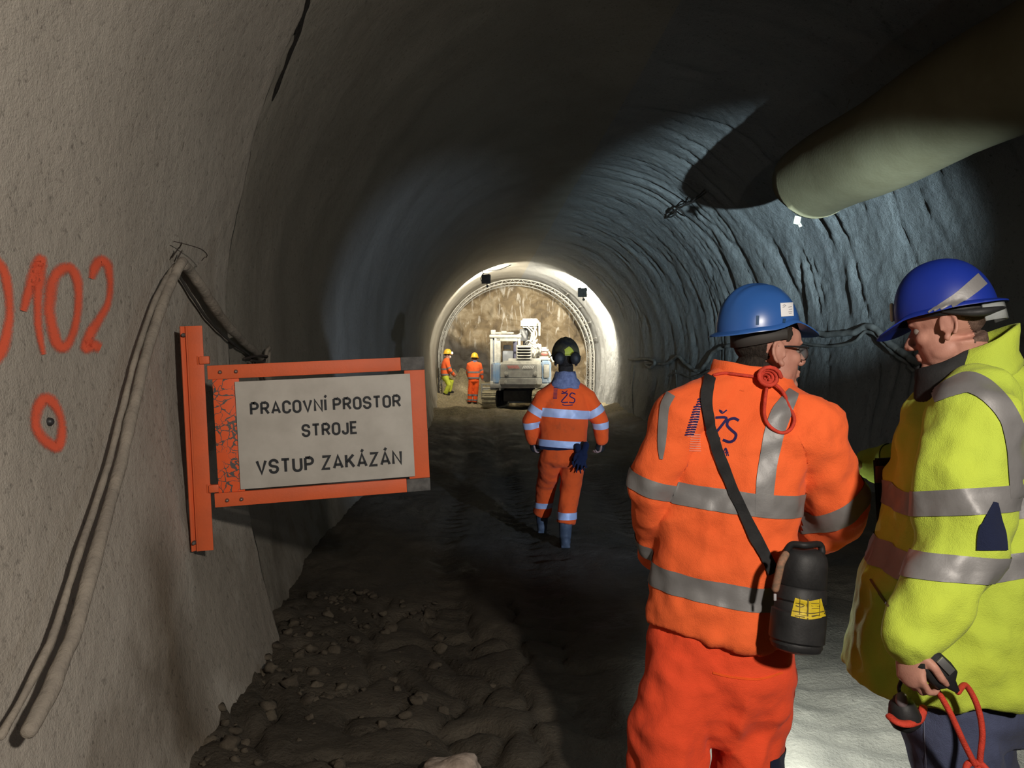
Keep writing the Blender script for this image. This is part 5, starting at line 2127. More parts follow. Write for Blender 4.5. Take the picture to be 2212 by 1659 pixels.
    # black lamp cell in the near hand with its red cord
    hp = LW + lf * 0.085
    cell = thing('radio', 'black handheld device with steel clip held in the near hand', 'device', U(2030, 1440, Dn))
    t0, t1 = U(1996, 1418, Dn - 0.16), U(2044, 1468, Dn - 0.165)
    ax = (t1 - t0).normalized()
    sa = V((0, 1, 0)).cross(ax).normalized()
    R3 = Matrix((ax, V((0, 1, 0)), sa)).transposed()
    bm = bmesh.new()
    loft(bm, [sring(t0 + ax * t, V((0, 1, 0)), sa, hw, hh, 24, 3.5) for t, hw, hh in ((-.006, .012, .020), (0.0, .022, .034), (.05, .024, .037), (.075, .022, .034), (.09, .014, .016), (.115, .007, .007), (.125, .004, .004))])
    bmesh.ops.recalc_face_normals(bm, faces=bm.faces[:])
    obj('casing', sharp(to_mesh(bm), 45), MAT_BLKP, cell)
    bm = bmesh.new()
    box(bm, t0 + ax * 0.036 - V((0, 0.026, 0)) + sa * 0.018 * (1 if sa.z > 0 else -1), (0.045, 0.006, 0.020), R3, 0.002)
    obj('clip', sharp(to_mesh(bm)), M('bright_steel', (0.6, 0.6, 0.6), rough=0.3, metal=0.9), cell)
    e0 = t0 + ax * 0.122
    cd = Dn - 0.13
    ca = [e0] + [U(x, y, cd) for x, y in ((2085, 1480), (2105, 1510), (2118, 1550), (2122, 1590), (2118, 1630), (2116, 1660))]
    cb2 = [U(x, y, cd) for x, y in ((2008, 1468), (2030, 1500), (2055, 1545), (2080, 1600), (2105, 1650))]
    bm = bmesh.new()
    tube(bm, [V(p) for p in spline(ca, 6)], 0.0075, 10)
    obj('cord', bm, MAT_CORD, cell)
    bm = bmesh.new()
    tube(bm, [V(p) for p in spline(cb2, 6)], 0.0075, 10)
    obj('cord', bm, MAT_CORD, cell)
    kn = U(2108, 1660, cd)
    bm = bmesh.new()
    kp = [kn + V((0.022 * math.cos(k * 1.1), -0.012 + 0.02 * math.sin(k * 0.7), 0.016 * math.sin(k * 1.1) - 0.0015 * k)) for k in range(18)]
    tube(bm, [V(p) for p in spline(kp, 4)], 0.0085, 10)
    obj('knot', bm, MAT_CORD, cell)
    bm = bmesh.new()
    tube(bm, [kn + V((0, 0, -0.02)), kn + V((0.005, 0, -0.12)), kn + V((0.0, 0, -0.2))], 0.008, 10)
    obj('cord', bm, MAT_CORD, cell)
    # small lamp head that dangles in front of his thigh
    dd = D - 0.24
    dl_ = thing('cap_lamp', 'small black cap lamp with red rim dangling beside the blue trousers', 'lamp', U(1955, 1560, dd))
    bm = bmesh.new()
    tube(bm, [U(1947, 1515, dd), U(1950, 1532, dd)], [0.022, 0.026], 20)
    tube(bm, [U(1950, 1532, dd), U(1954, 1548, dd)], [0.036, 0.042], 20)
    obj('housing', bm, MAT_BLKP, dl_)
    bm = bmesh.new()
    ball(bm, U(1948, 1512, dd - 0.015), (0.016, 0.016, 0.022))
    obj('knob', bm, M('grey_knob', (0.16, 0.14, 0.15), rough=0.4), dl_)
    bm = bmesh.new()
    rp = [V(p) for p in spline([U(1922, 1548, dd - .02), U(1938, 1560, dd - .045), U(1960, 1564, dd - .045), U(1984, 1556, dd - .02), U(1992, 1540, dd - .01), U(1994, 1530, dd)], 6)]
    tube(bm, rp, 0.011, 10, flat=0.7)
    obj('rim', bm, MAT_CORD, dl_)
    bm = bmesh.new()
    tube(bm, [V(p) for p in spline([U(1945, 1503, dd - .01), U(1942, 1485, dd - .01), U(1950, 1466, dd - .02), U(1962, 1450, dd - 0.06)], 6)], 0.005, 8)
    obj('lead', bm, MAT_BLKP, dl_)
    return P


man_yellow()


# ================================================================== man walking away down the tunnel
def walker():
    D = 7.0
    f, r = facing(4)
    up = V((0, 0, 1))
    g0 = U(1222, 1190, D)
    P = Person('man walking away down the tunnel in orange suit and dark helmet with ear muffs', (g0.x, g0.y, 0.0), 0.011)
    hc = U(1222, 782, D)
    Mx = head_matrix(hc, 4, -6, 0, 1.08)
    neck = U(1222, 822, D)
    LS, LE, LW = U(1176, 862, D), U(1146, 912, D + .02), U(1152, 950, D + 0.05)
    RS, RE, RW = U(1268, 862, D), U(1297, 912, D + .02), U(1300, 950, D + 0.05)
    pel = U(1217, 972, D)
    LH, LK, LA = U(1190, 990, D + .02), U(1182, 1045, D + 0.28), U(1171, 1108, D + 0.42)
    RH, RK, RA = U(1240, 990, D), U(1231, 1060, D + 0.06), U(1221, 1158, D)
    hands = [dict(wrist=LW + V((0, 0, -.02)), fwd=V((0.25, 0.3, -1)), palm=r, thumb=f, curl=45),
             dict(wrist=RW + V((0, 0, -.02)), fwd=V((-0.15, 0.3, -1)), palm=-r, thumb=f, curl=55)]
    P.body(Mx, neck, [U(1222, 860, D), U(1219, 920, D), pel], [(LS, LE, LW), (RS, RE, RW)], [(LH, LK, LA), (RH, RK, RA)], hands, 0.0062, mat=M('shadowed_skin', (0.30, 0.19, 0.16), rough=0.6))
    P.eyes(Mx)
    hair_from(P.body_me, Mx, lambda q: q.x < -0.02 and -0.09 < q.z < 0.07, MAT_HAIR, P.root, 0.005)
    bm = bmesh.new()
    secs = [(1214, 968, .222, .145), (1216, 930, .220, .15), (1219, 885, .222, .14), (1221, 855, .205, .115), (1222, 835, .13, .09), (1222, 822, .08, .075)]
    loft(bm, [sring(U(x, y, D), r, f, hw, hd) for x, y, hw, hd in secs])
    for S, E, Wp, x in ((LS, LE, LW, 1205), (RS, RE, RW, 1240)):
        tube(bm, [U(x, 842, D), S, S.lerp(E, .5), E, E.lerp(Wp, .5), Wp], [.085, .092, .084, .074, .066, .056], 20)
    jm, jo = P.garment('jacket', bm, MAT_ORANGE_D, 0.015, [((.5, 0, 1), 6, 1.8, .9), ((-.5, 0, 1), 7, 2, .7)], 21.0)
    caps = {'torso': [(pel, U(1221, 862, D), .20)], 'armL': [(LS, LE, .078), (LE, LW, .062)], 'armR': [(RS, RE, .078), (RE, RW, .062)]}
    tor = lambda c: limb_of(c, caps) == 'torso'
    P.part('reflective_band', band_on(jm, U(1218, 894, D - .14), (up + r * .07).normalized(), .078, tor, .005), MAT_TAPE_LIT)
    P.part('reflective_band', band_on(jm, U(1216, 960, D - .14), (up + r * .06).normalized(), .062, tor, .005), MAT_TAPE_LIT)
    P.part('waistband', band_on(jm, U(1216, 973, D - .14), (up + r * .06).normalized(), .046, tor, .006), MAT_NAVY)
    for S, E, Wp, nm, sg in ((LS, LE, LW, 'armL', 1), (RS, RE, RW, 'armR', -1)):
        arm = lambda c, nm=nm: limb_of(c, caps) == nm
        P.part('reflective_band', band_on(jm, S.lerp(E, .52), (S - E).normalized(), .068, arm, .005), MAT_TAPE_LIT)
        P.part('reflective_band', band_on(jm, E.lerp(Wp, .12), ((E - Wp).normalized()), .060, arm, .005), MAT_TAPE_LIT)
    # fleece hood round the neck
    nb = U(1222, 829, D)
    bm = collar_ring([(nb - up * .04, r, f, .15, .12), (nb + up * .01, r, f, .135, .115), (nb + up * .06, r, f, .105, .10), (nb + up * .11, r, f, .088, .092)], .012)
    P.part('fleece_collar', wobble(bm, .014, 16, 2), MAT_FLEECE)
    # print
    bj = bvh_of(jm)
    bm = bmesh.new()
    for pth, w in (([(1213, 850), (1226, 851), (1213, 868), (1227, 869)], 2.4), ([(1243, 852), (1235, 849), (1231, 856), (1241, 862), (1239, 870), (1229, 869)], 2.4), ([(1214, 845), (1220, 848), (1226, 844)], 1.6), ([(1215, 874), (1222, 876), (1237, 875)], 2)):
        b = surf_strip(bj, pth, w, .004, 3, n=4)
        m2 = bpy.data.meshes.new('t')
        b.to_mesh(m2)
        b.free()
        bm.from_mesh(m2)
    P.part('logo_letters', bm, MAT_INKB, jo, 'violet letters on the back')
    bm = bmesh.new()
    for k in range(9):
        b = surf_strip(bj, [(1196 - .1 * k, 838 + 2.9 * k), (1205 - .2 * k, 838 + 2.9 * k)], 1.4, .004, 2, n=3)
        m2 = bpy.data.meshes.new('t')
        b.to_mesh(m2)
        b.free()
        bm.from_mesh(m2)
    P.part('logo_stripes', bm, MAT_INKB, jo, 'violet stripes on the back')
    bm = bmesh.new()
    loft(bm, [sring(U(1216, 960, D), r, f, .19, .12), sring(pel, r, f, .195, .135), sring(U(1216, 995, D), r, f, .195, .14), sring(U(1216, 1008, D), r, f, .12, .09)])
    tube(bm, [U(1192, 980, D), LH, LK, LK.lerp(LA, .6), LA], [.10, .105, .092, .082, .088], 20, round_cap=False)
    tube(bm, [U(1238, 980, D), RH, RK, RK.lerp(U(1222, 1132, D), .5), U(1222, 1131, D)], [.10, .108, .094, .084, .090], 20, round_cap=False)
    tm, to = P.garment('trousers', bm, MAT_ORANGE_D, 0.015, [((.4, 0, 1), 7, 2, .9), ((-.5, 0, 1), 7, 2, .7)], 31.0)
    legL = lambda c: (c - LK).length < (c - RK).length
    P.part('reflective_band', band_on(tm, U(1171, 1093, D + .3), up, .055, lambda c: legL(c), .005), MAT_TAPE_LIT)
    P.part('reflective_band', band_on(tm, U(1224, 1113, D), up, .062, lambda c: not legL(c), .005), MAT_TAPE_LIT)
    for a, top, tilt in ((V((RA.x, RA.y, 0.10)), U(1222, 1128, D), 0), (LA - V((0, 0, .10)), LA, 1)):
        bm = bmesh.new()
        boot(bm, a, a + f, top, .062)
        P.part('boot', remesh(bm, .011, 2), MAT_RUBBER)
    # gloves
    for Wp, fw in ((LW, V((0.25, 0.3, -1))), (RW, V((-0.15, 0.3, -1)))):
        bm = bmesh.new()
        fw = fw.normalized()
        tube(bm, [Wp - fw * .02, Wp + fw * .05], [.045, .040], 16)
        ball(bm, Wp + fw * .075, (.046, .03, .05))
        P.part('glove_cuff', remesh(bm, .008, 2), MAT_BLACK)
    # wool gloves hung from the belt at the right hip
    gl = thing('gloves', 'pair of navy gloves hanging from the belt at the walking mans right hip', 'gloves', U(1256, 1000, D - .17))
    for k, (x, y, rot) in enumerate(((1250, 990, 10), (1262, 986, -18))):
        bm = bmesh.new()
        c = U(x, y, D - .17 - .02 * k)
        add_hand(bm, c + V((0, 0, .05)), V((math.sin(R(rot)), 0, -1)), V((0, -1, 0)), V((-1, 0, 0)), 25, 1.15, 9)
        obj('glove', remesh(bm, .007, 2), MAT_NAVY, gl)
    Hx = Mx @ Matrix.Translation((0, 0, 0.002))
    ho = P.part('helmet', helmet_shell(Hx, 'cap', 1.06), MAT_HELM_K)
    hb = bvh_of(helmet_shell(Hx, 'cap', 1.06))
    P.part('helmet_patch', surf_strip(hb, [(1224, 752, 12), (1228, 758, 17), (1230, 765, 20), (1230, 773, 16), (1229, 780, 7)], 12, .004, 5, n=5), MAT_YG, ho, 'yellow-green patch')
    P.part('headband', surf_strip(hb, [(1203, 783, 3), (1215, 787, 4), (1230, 787, 4.5), (1245, 783, 4)], 4, .006, 3, n=5), MAT_YG, ho, 'yellow-green band')
    for px in (1209, 1243):
        c = U(px, 774, D - .17)
        bm = bmesh.new()
        ball(bm, c, (.050, .034, .058))
        tube(bm, [c + V((0, .02, 0)), c + V((0, .055, 0))], [.048, .044], 20)
        P.part('ear_muff', remesh(bm, .008, 2), MAT_BLKP, ho)
    bm = bmesh.new()
    tube(bm, [V(p) for p in spline([U(1209, 766, D - .15), U(1211, 756, D - .06), U(1226, 750, D - .02), U(1241, 756, D - .06), U(1243, 766, D - .15)], 5)], .008, 8)
    P.part('muff_band', bm, MAT_BLKP, ho)
    return P


walker()


# ================================================================== two workers at the face
def far_worker(label, D, hx, hy, secs, arms, legs, helm_az, helm_mat, trouser_mat, az, foot_z, hood=None, lamp=False, mask=False):
    f, r = facing(az)
    up = V((0, 0, 1))
    hc = U(hx, hy, D)
    cx = U(secs[0][0], secs[0][1], D)
    P = Person(label, (cx.x, cx.y, foot_z), 0.020, group=None)
    Mx = head_matrix(hc, helm_az, -6, 0, 1.10)
    neck = hc - up * 0.16
    pel = U(secs[0][0], secs[0][1], D)
    ch = U(secs[2][0], secs[2][1], D)
    hands = [dict(wrist=a[2], fwd=(a[2] - a[1]).normalized(), palm=-f, thumb=f, curl=40, s=1.1) for a in arms]
    P.body(Mx, neck, [ch, ch.lerp(pel, .5), pel], arms, legs, hands, 0.010)
    P.eyes(Mx)
    bm = bmesh.new()
    loft(bm, [sring(U(x, y, D), r, f, hw, hd, 28) for x, y, hw, hd in secs])
    for a in arms:
        tube(bm, [ch.lerp(a[0], .4) + up * .1, a[0], a[0].lerp(a[1], .5), a[1], a[1].lerp(a[2], .6), a[2]], [.08, .09, .085, .078, .066, .058], 16)
    jm, jo = P.garment('jacket', bm, MAT_ORANGE, 0.014, [((.4, 0, 1), 6, 2, 1)], hx * .1)
    caps = {'torso': [(pel, ch, .19)]}
    for i, a in enumerate(arms):
        caps['arm%d' % i] = [(a[0], a[1], .075), (a[1], a[2], .06)]
    tor = lambda c: limb_of(c, caps) == 'torso'
    P.part('reflective_band', band_on(jm, ch.lerp(pel, .42), up, .06, tor, .006), MAT_TAPE)
    P.part('reflective_band', band_on(jm, pel + up * .05, up, .06, tor, .006), MAT_TAPE)
    P.part('waistband', band_on(jm, pel - up * .015, up, .055, tor, .007), MAT_NAVY)
    for i, a in enumerate(arms):
        P.part('reflective_band', band_on(jm, a[0].lerp(a[1], .72), (a[0] - a[1]).normalized(), .055, lambda c, i=i: limb_of(c, caps) == 'arm%d' % i, .006), MAT_TAPE)
        P.part('reflective_band', band_on(jm, a[1].lerp(a[2], .35), (a[1] - a[2]).normalized(), .05, lambda c, i=i: limb_of(c, caps) == 'arm%d' % i, .006), MAT_TAPE)
    bm = bmesh.new()
    loft(bm, [sring(pel + up * .06, r, f, .18, .13, 24), sring(pel - up * .08, r, f, .19, .14, 24), sring(pel - up * .18, r, f, .12, .09, 24)])
    for h, k, a in legs:
        tube(bm, [h + up * .08, h, k, k.lerp(a, .6), a], [.10, .105, .092, .085, .085], 16, round_cap=False)
    tm, to = P.garment('trousers', bm, trouser_mat, 0.014, [((.3, 0, 1), 7, 2.4, 1)], hy * .1)
    for i, (h, k, a) in enumerate(legs):
        o_k = legs[1 - i][1]
        near = lambda c, k=k, o=o_k, a=a, b=legs[1 - i][2]: (c - k.lerp(a, .5)).length < (c - o.lerp(b, .5)).length
        if trouser_mat is not MAT_YELT:
            for t in (.35, .8):
                P.part('reflective_band', band_on(tm, k.lerp(a, t), (k - a).normalized(), .06, near, .006), MAT_TAPE)
        bm = bmesh.new()
        boot(bm, a + up * .03, a + f, a + up * .06, .07)
        P.part('boot', remesh(bm, .016, 1), MAT_BLACK)
    ho = P.part('helmet', helmet_shell(Mx, 'cap', 1.08, 40, 12), helm_mat)
    P.part('nape_strap', head_band(Mx, -0.005, 0.05, (.112, .092), 60, 300, .006, 24), MAT_BLACK, ho)
    if hood:
        nb = hc - up * .19
        bm = collar_ring([(nb - up * .03, r, f, .11, .10), (nb + up * .05, r, f, .10, .10), (nb + up * .13, r, f, .088, .10)], .012)
        P.part('hood', wobble(bm, .01, 16), hood)
    if mask:
        bm = bmesh.new()
        ball(bm, Mx @ V((.095, 0, -.055)), (.04 * 1.1, .045, .05), Mx.to_3x3().normalized())
        P.part('dust_mask', bm, M('white_mask', (.75, .74, .72), rough=.8))
        bm = bmesh.new()
        ball(bm, Mx @ V((-.06, .04, -.05)), .05)
        P.part('mask_valve', bm, bpy.data.materials['white_mask'])
    if lamp:
        bm = bmesh.new()
        c = Mx @ V((.155, 0, .09))
        tube(bm, [Mx @ V((.128, 0, .09)), c], [.034, .04], 16)
        P.part('head_lamp', bm, emit('lit_lamp', (1, .98, .95), 9.0), ho, 'lit white head lamp')
        spot('head_lamp_beam', c + (c - hc).normalized() * .05, U(1040, 800, D + 3), 60, (.85, .92, 1), 16, .7, .03)
    return P


MAT_YELT = cloth('yellow_work_trousers', (.60, .66, .06), (.5, .56, .06), (.3, .3, .08), .5, .8, 6)
DW = 28.4
far_worker('worker seen from behind in orange suit and yellow helmet left of the excavator', DW, 1025, 775,
           [(1023, 819, .215, .145), (1023, 805, .215, .15), (1023, 793, .215, .135), (1023.5, 785, .17, .11), (1024.5, 780, .08, .08)],
           [(U(1013, 788, DW), U(1011, 803, DW + .08), U(1013, 815, DW + .2)), (U(1036, 788, DW), U(1040, 803, DW + .05), U(1041, 816, DW + .1))],
           [(U(1018, 824, DW), U(1016, 845, DW), U(1014, 868, DW)), (U(1029, 824, DW), U(1028, 845, DW), U(1026, 869, DW))],
           20, MAT_HELM_Y, MAT_ORANGE_D, 10, U(1020, 872, DW).z, hood=MAT_FLEECE)
DV = 29.2
far_worker('worker in profile in orange jacket, yellow trousers and lit helmet lamp by the left wall', DV, 966.5, 767,
           [(962, 812, .185, .16), (962, 800, .18, .165), (963, 787, .19, .155), (964, 779, .16, .12), (965.5, 773, .08, .08)],
           [(U(966, 784, DV - .15), U(972, 800, DV - .2), U(979, 809, DV - .1)), (U(963, 784, DV + .2), U(970, 800, DV + .25), U(980, 808, DV + .15))],
           [(U(963, 817, DV - .1), U(970, 832, DV - .1), U(962, 850, DV - .05)), (U(963, 817, DV + .1), U(976, 824, DV + .1), U(970, 846, DV + .1))],
           80, MAT_HELM_Y, MAT_YELT, 75, U(960, 853, DV).z, lamp=True, mask=True)
# ------------------------------------------------------------------ excavator at the face
MAT_DUST = M('dusted_white_paint', (0.56, 0.54, 0.475), (0.36, 0.345, 0.30), 5, 0.8, 0.15, 40)
MAT_DUSTG = M('dusted_grey_paint', (0.36, 0.35, 0.31), (0.26, 0.25, 0.225), 6, 0.8, 0.15, 40)
MAT_MBLUE = M('dusted_blue_paint', (0.22, 0.36, 0.56), (0.40, 0.46, 0.52), 4, 0.6)
MAT_TRK = M('muddy_track_pad', (0.46, 0.41, 0.27), (0.30, 0.26, 0.17), 9, 0.9, 0.3, 40)
MAT_DARK = M('dark_underbody', (0.022, 0.021, 0.02), (0.04, 0.038, 0.034), 6, 0.8)
MAT_GLASS = M('dusty_cab_glass', (0.20, 0.22, 0.25), (0.26, 0.27, 0.29), 3, 0.35)
MAT_SEAT = M('seat_blue_grey', (0.13, 0.13, 0.22), (0.17, 0.17, 0.24), 6, 0.8)
MAT_RED = M('red_warning_paint', (0.62, 0.12, 0.10), (0.55, 0.2, 0.17), 8, 0.6)

EX, EY = U(1124, 880, 28.3).x, 28.3
EZ = U(1124, 880, 27.6).z
ex = thing('excavator', 'dust-white tracked excavator working at the rock face', 'excavator', (EX, EY, EZ))
YAW = R(-3)
YM = Matrix.Rotation(YAW, 3, 'Z')


def EP(x, y, z):
    return V((EX, EY, EZ)) + YM @ V((x, y, z))


def epart(name, build, mat, parent=None, ang=35, label=None):
    bm = bmesh.new()
    build(bm)
    bmesh.ops.recalc_face_normals(bm, faces=bm.faces[:])
    o = obj(name, sharp(to_mesh(bm), ang), mat, parent or ex)
    if label:
        o['label'] = label
    return o


def ebox(bm, x0, x1, y0, y1, z0, z1, bev=0.02):
    box(bm, EP((x0 + x1) / 2, (y0 + y1) / 2, (z0 + z1) / 2), (x1 - x0, y1 - y0, z1 - z0), YM, bev)


def etube(bm, pts, r, seg=10):
    tube(bm, [EP(*p) for p in pts], r, seg)


# undercarriage turned a little so that the left track shows its outer side
UYAW = Matrix.Rotation(R(-14), 3, 'Z')


def UP(x, y, z):
    return V((EX, EY, EZ)) + UYAW @ V((x, y, z))


for s in (-1, 1):
    cx = s * 0.90
    L, Rr, wd = 1.05, 0.31, 0.50
    loop = []
    n = 44
    per = 2 * (2 * L) + 2 * math.pi * Rr

    def on(d):
        d %= per
        if d < 2 * L:
            return V((0, -L + d, 0)), V((0, 1, 0))
        d -= 2 * L
        if d < math.pi * Rr:
            a = d / Rr
            return V((0, L + Rr * math.sin(a), Rr - Rr * math.cos(a))), V((0, math.cos(a), math.sin(a)))
        d -= math.pi * Rr
        if d < 2 * L:
            return V((0, L - d, 2 * Rr)), V((0, -1, 0))
        d -= 2 * L
        a = d / Rr
        return V((0, -L - Rr * math.sin(a), Rr + Rr * math.cos(a))), V((0, -math.cos(a), -math.sin(a)))
    bm = bmesh.new()
    for k in range(n):
        p, t = on(per * k / n)
        nn = V((0, t.z, -t.y))
        M3 = Matrix((V((1, 0, 0)), t, V((1, 0, 0)).cross(t))).transposed()
        box(bm, UP(cx, p.y, p.z), (wd, per / n * 0.86, 0.035), UYAW @ M3, 0.006)
        q = p + nn * 0.02
        box(bm, UP(cx, q.y, q.z), (wd * 0.98, 0.022, 0.05), UYAW @ M3, 0.004)
    obj('track', sharp(to_mesh(bm)), MAT_TRK, ex)
    bm = bmesh.new()
    ring = []
    for k in range(40):
        p, t = on(per * k / 40)
        ring.append(V((p.y * 0.96, 0.04 + p.z * 0.93)))
    loft(bm, [[UP(cx - 0.19, q.x, q.y) for q in ring], [UP(cx + 0.19, q.x, q.y) for q in ring]])
    bmesh.ops.recalc_face_normals(bm, faces=bm.faces[:])
    tf = obj('track_frame', sharp(to_mesh(bm)), MAT_DARK, ex)
    for k in range(5):
        bm = bmesh.new()
        cyl(bm, UP(cx - 0.225, -0.9 + 0.45 * k, 0.22 if 0 < k < 4 else 0.31), UP(cx + 0.225, -0.9 + 0.45 * k, 0.22 if 0 < k < 4 else 0.31), 0.14 if 0 < k < 4 else 0.24, 18)
        obj('roller', bm, MAT_DARK, tf)

epart('car_body', lambda bm: (ebox(bm, -0.62, 0.62, -0.85, 0.85, 0.22, 0.62, 0.04), cyl(bm, EP(0, 0, 0.60), EP(0, 0, 0.72), 0.55, 32)), MAT_DARK)
# dozer blade with its bracket, standing out on the left
epart('blade', lambda bm: (ebox(bm, -1.25, 1.15, 1.45, 1.56, 0.05, 0.5, 0.02), ebox(bm, -0.5, -0.38, 0.8, 1.5, 0.2, 0.35), ebox(bm, 0.38, 0.5, 0.8, 1.5, 0.2, 0.35)), MAT_DUSTG)
epart('step_bracket', lambda bm: (ebox(bm, -1.42, -1.36, -0.9, -0.84, 0.30, 0.86, 0.01), ebox(bm, -1.42, -1.02, -0.9, -0.84, 0.80, 0.86, 0.01), ebox(bm, -1.40, -0.9, -0.85, 0.2, 0.60, 0.70, 0.015)), MAT_DUSTG)
# slewing deck
epart('deck', lambda bm: ebox(bm, -1.08, 1.08, -1.05, 1.15, 0.70, 0.86, 0.03), MAT_DUSTG)


def slab(bm, pts, z0, z1, bev=0.03):
    b2 = bmesh.new()
    loft(b2, [[EP(x, y, z0) for x, y in pts], [EP(x, y, z1) for x, y in pts]])
    bmesh.ops.recalc_face_normals(b2, faces=b2.faces[:])
    bmesh.ops.bevel(b2, geom=b2.edges[:], offset=bev, segments=2, affect='EDGES')
    me = bpy.data.meshes.new('t')
    b2.to_mesh(me)
    b2.free()
    bm.from_mesh(me)


rear = [(-0.74, -0.75), (-0.72, -1.05), (-0.55, -1.22), (0, -1.27), (0.55, -1.22), (0.74, -1.05), (0.76, -0.75)]
cw = epart('counterweight', lambda bm: (slab(bm, rear, 1.06, 1.56), slab(bm, [(x * 1.02, y * 1.03) for x, y in rear], 0.82, 1.07)), MAT_DUSTG)
for x in (-0.52, 0.52):
    for z in (1.22, 0.93):
        epart('lug', lambda bm: (cyl(bm, EP(x, -1.16, z), EP(x, -1.262, z), 0.078, 20, 0.07), cyl(bm, EP(x, -1.262, z), EP(x, -1.268, z), 0.03, 12)), MAT_DUST, cw)


def chevrons(bm, side):
    for k in range(7):
        x = side * (0.04 + 0.058 * k)
        q = [(x, 1.40), (x + side * 0.034, 1.40), (x + side * 0.10, 1.51), (x + side * 0.066, 1.51)]
        yb = lambda xx: -1.292 + 0.05 * (abs(xx) / 0.55)
        v = [bm.verts.new(EP(a, yb(a), b)) for a, b in q]
        bm.faces.new(v)


epart('warning_stripes', lambda bm: chevrons(bm, -1), MAT_RED, cw, label='red slanted stripes')
epart('warning_stripes', lambda bm: chevrons(bm, 1), M('white_warning_paint', (0.8, 0.78, 0.72)), cw, label='white slanted stripes')
epart('engine_hood', lambda bm: (slab(bm, [(-0.66, -0.2), (-0.66, -0.98), (0, -1.12), (0.7, -0.98), (0.72, -0.2)], 1.52, 1.68, 0.04), ebox(bm, -0.45, 0.72, -0.95, 0.2, 1.5, 1.76, 0.05)), MAT_DUST)
lv = epart('louvre_box', lambda bm: ebox(bm, -0.16, 0.40, -0.98, -0.45, 1.70, 2.24, 0.02), MAT_DUST)
for k in range(5):
    epart('louvre_slat', lambda bm: box(bm, EP(0.12, -1.005, 1.77 + 0.10 * k), (0.50, 0.10, 0.022), YM @ Matrix.Rotation(R(28), 3, 'X'), 0.004), MAT_DUST, lv)
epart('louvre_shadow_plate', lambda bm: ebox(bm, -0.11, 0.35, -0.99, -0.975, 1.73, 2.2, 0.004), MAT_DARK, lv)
# side panels
for s, x0, x1 in ((-1, -1.06, -0.70), (1, 0.72, 1.10)):
    sp = epart('side_panel', lambda bm: slab(bm, [(x0, 0.9), (x0, -0.72), (x0 + (0.10 if s < 0 else 0.0), -0.98), (x1 - (0.10 if s > 0 else 0), -0.98), (x1, -0.72), (x1, 0.9)], 0.86, 1.60 if s < 0 else 1.68, 0.05), MAT_MBLUE, label='dusty blue side panel')
    if s > 0:
        epart('panel_cover', lambda bm: ebox(bm, 0.82, 1.02, -1.0, -0.97, 1.08, 1.55, 0.03), MAT_DUST, sp)
epart('left_step', lambda bm: (ebox(bm, -1.10, -0.72, -0.9, 0.5, 0.72, 0.95, 0.03), ebox(bm, -0.78, -0.70, -1.02, -0.95, 0.62, 0.98, 0.02)), MAT_DUST)
# cab: posts, roof, panes, seat
cab = epart('cab', lambda bm: [ebox(bm, *b) for b in ((-1.10, -1.00, -0.62, -0.50, 0.9, 2.55, 0.02), (-0.10, 0.00, -0.62, -0.50, 1.5, 2.55, 0.02), (-1.10, -1.00, 0.85, 0.95, 0.9, 2.5, 0.02), (-0.10, 0.0, 0.85, 0.95, 0.9, 2.5, 0.02),
                                                      (-1.10, 0.0, -0.62, -0.52, 0.9, 1.62, 0.03), (-1.09, -0.01, -0.62, 0.95, 0.86, 0.95, 0.02), (-0.95, -0.86, -0.64, -0.55, 0.9, 2.5, 0.02))], MAT_DUST)
epart('cab_roof', lambda bm: ebox(bm, -1.13, 0.03, -0.66, 1.0, 2.50, 2.62, 0.045), MAT_DUST, cab)
epart('cab_pane', lambda bm: ebox(bm, -1.085, -1.07, -0.5, 0.85, 1.6, 2.5, 0.003), MAT_GLASS, cab, label='dusty side glass')
epart('cab_pane', lambda bm: ebox(bm, -1.0, -0.94, -0.57, -0.555, 1.0, 2.5, 0.003), MAT_GLASS, cab, label='narrow rear glass')
epart('cab_frame', lambda bm: (ebox(bm, -0.86, -0.72, -0.63, -0.55, 1.6, 2.5, 0.02), ebox(bm, -0.86, -0.1, -0.63, -0.55, 2.38, 2.5, 0.02)), MAT_DUST, cab)
epart('seat', lambda bm: (ebox(bm, -0.66, -0.26, -0.35, -0.20, 1.55, 2.06, 0.06), ebox(bm, -0.62, -0.34, -0.34, -0.22, 2.09, 2.26, 0.05)), M('grey_seat', (0.30, 0.31, 0.33), (0.24, 0.25, 0.27), 6, 0.8), cab)
epart('door_post_cloth', lambda bm: ebox(bm, -0.27, -0.12, -0.25, 0.1, 1.65, 2.42, 0.05), MAT_SEAT, cab)
epart('roof_lamp', lambda bm: (ebox(bm, -1.05, -0.25, -0.45, -0.38, 2.66, 2.72, 0.01), ebox(bm, -1.08, -0.9, -0.50, -0.36, 2.64, 2.80, 0.03), ebox(bm, -0.7, -0.5, -0.48, -0.38, 2.66, 2.76, 0.02)), MAT_DUSTG, cab)
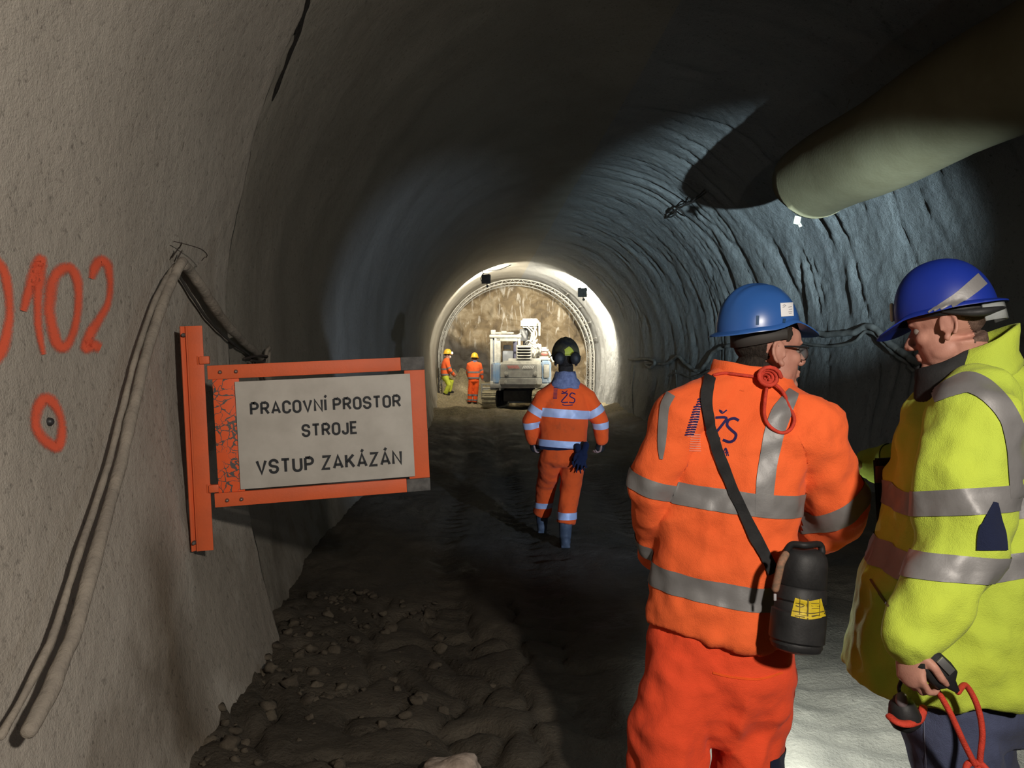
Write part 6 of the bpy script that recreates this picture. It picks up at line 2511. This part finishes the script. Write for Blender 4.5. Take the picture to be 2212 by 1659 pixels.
# boom, rising past the cab, and the stick with its box at the top
bx = 0.42
epart('boom', lambda bm: loft(bm, [[EP(bx + sx * w, y + dy, z + dz) for sx, dy, dz in ((-1, 0, -h), (1, 0, -h), (1, -h * .6, h), (-1, -h * .6, h))] for y, z, w, h in
                                  ((0.55, 1.25, .17, .20), (0.75, 1.9, .16, .26), (1.1, 2.5, .15, .25), (1.9, 3.0, .13, .20), (2.5, 3.1, .12, .16))]), MAT_DUSTG)
epart('stick', lambda bm: loft(bm, [[EP(bx + sx * w, y + sy * h, z) for sx, sy in ((-1, -1), (1, -1), (1, 1), (-1, 1))] for y, z, w, h in ((2.5, 3.25, .13, .16), (2.7, 2.3, .13, .17), (3.0, 1.2, .11, .13))]), MAT_DUSTG)
epart('arm_box', lambda bm: (slab(bm, [(0.00, 0.3), (0.03, -0.05), (0.66, -0.05), (0.72, 0.4), (0.68, 0.95), (0.05, 0.95)], 2.90, 3.24, 0.07),
                             box(bm, EP(0.70, 0.1, 2.85), (0.07, 0.4, 0.5), YM, 0.02)), MAT_DUST)
epart('arm_cylinder', lambda bm: (etube(bm, [(0.18, 0.35, 1.9), (0.2, 0.3, 2.5), (0.24, 0.4, 2.95)], 0.09, 14)), M('dark_cylinder', (0.07, 0.075, 0.08), (0.12, 0.12, 0.12), 5, 0.5))
epart('arm_guard', lambda bm: (ebox(bm, -0.02, 0.26, 0.2, 0.3, 2.42, 2.86, 0.02), box(bm, EP(-0.12, 0.1, 2.62), (0.34, 0.05, 0.06), YM @ Matrix.Rotation(R(-28), 3, 'Y'), 0.01)), M('grey_guard', (0.13, 0.135, 0.14), (0.2, 0.2, 0.2), 5, 0.6))
hose_pts = [[(0.30, -0.02, 2.95), (0.50, -0.1, 2.72), (0.42, -0.12, 2.45), (0.28, -0.15, 2.2), (0.27, -0.2, 1.75)],
            [(0.50, -0.02, 2.95), (0.60, -0.1, 2.66), (0.48, -0.14, 2.4), (0.33, -0.15, 2.15), (0.33, -0.2, 1.75)],
            [(0.22, -0.02, 2.92), (0.34, -0.12, 2.80), (0.50, -0.14, 2.55), (0.56, -0.12, 2.2), (0.50, -0.2, 1.8)],
            [(0.58, -0.02, 2.90), (0.42, -0.14, 2.62), (0.36, -0.15, 2.3), (0.52, -0.18, 2.05), (0.60, -0.2, 1.8)],
            [(0.14, 0.0, 2.30), (0.3, -0.16, 2.42), (0.46, -0.16, 2.30), (0.62, -0.14, 2.45)],
            [(0.20, -0.05, 2.05), (0.38, -0.18, 2.25), (0.55, -0.16, 2.15), (0.66, -0.1, 2.3)]]
for hp in hose_pts:
    epart('hydraulic_hose', lambda bm: tube(bm, [V(p) for p in spline([EP(*q) for q in hp], 7)], 0.024, 8), MAT_DUST)
epart('valve_block', lambda bm: (ebox(bm, 0.56, 0.78, -0.1, 0.15, 1.9, 2.3, 0.06), ebox(bm, 0.5, 0.72, -0.05, 0.1, 1.74, 1.95, 0.05), ebox(bm, 0.28, 0.40, -0.22, -0.15, 1.9, 2.1, 0.02), etube(bm, [(0.58, -0.12, 2.28), (0.74, -0.14, 2.1), (0.6, -0.14, 1.95)], 0.025)), MAT_DUST)
epart('tank', lambda bm: (slab(bm, [(0.62, 0.0), (0.62, -0.75), (1.06, -0.75), (1.08, 0.0)], 1.66, 1.84, 0.06),), MAT_DUST)
epart('folded_cover', lambda bm: (slab(bm, [(0.66, -0.2), (0.70, -0.6), (1.0, -0.55), (1.04, -0.2)], 1.95, 2.18, 0.08), box(bm, EP(1.10, -0.5, 1.82), (0.07, 0.3, 0.42), YM @ Matrix.Rotation(R(-24), 3, 'Y'), 0.02)), MAT_DUST)
epart('red_rag', lambda bm: ball(bm, EP(0.86, -0.62, 1.93), (0.12, 0.06, 0.07)), MAT_RED)
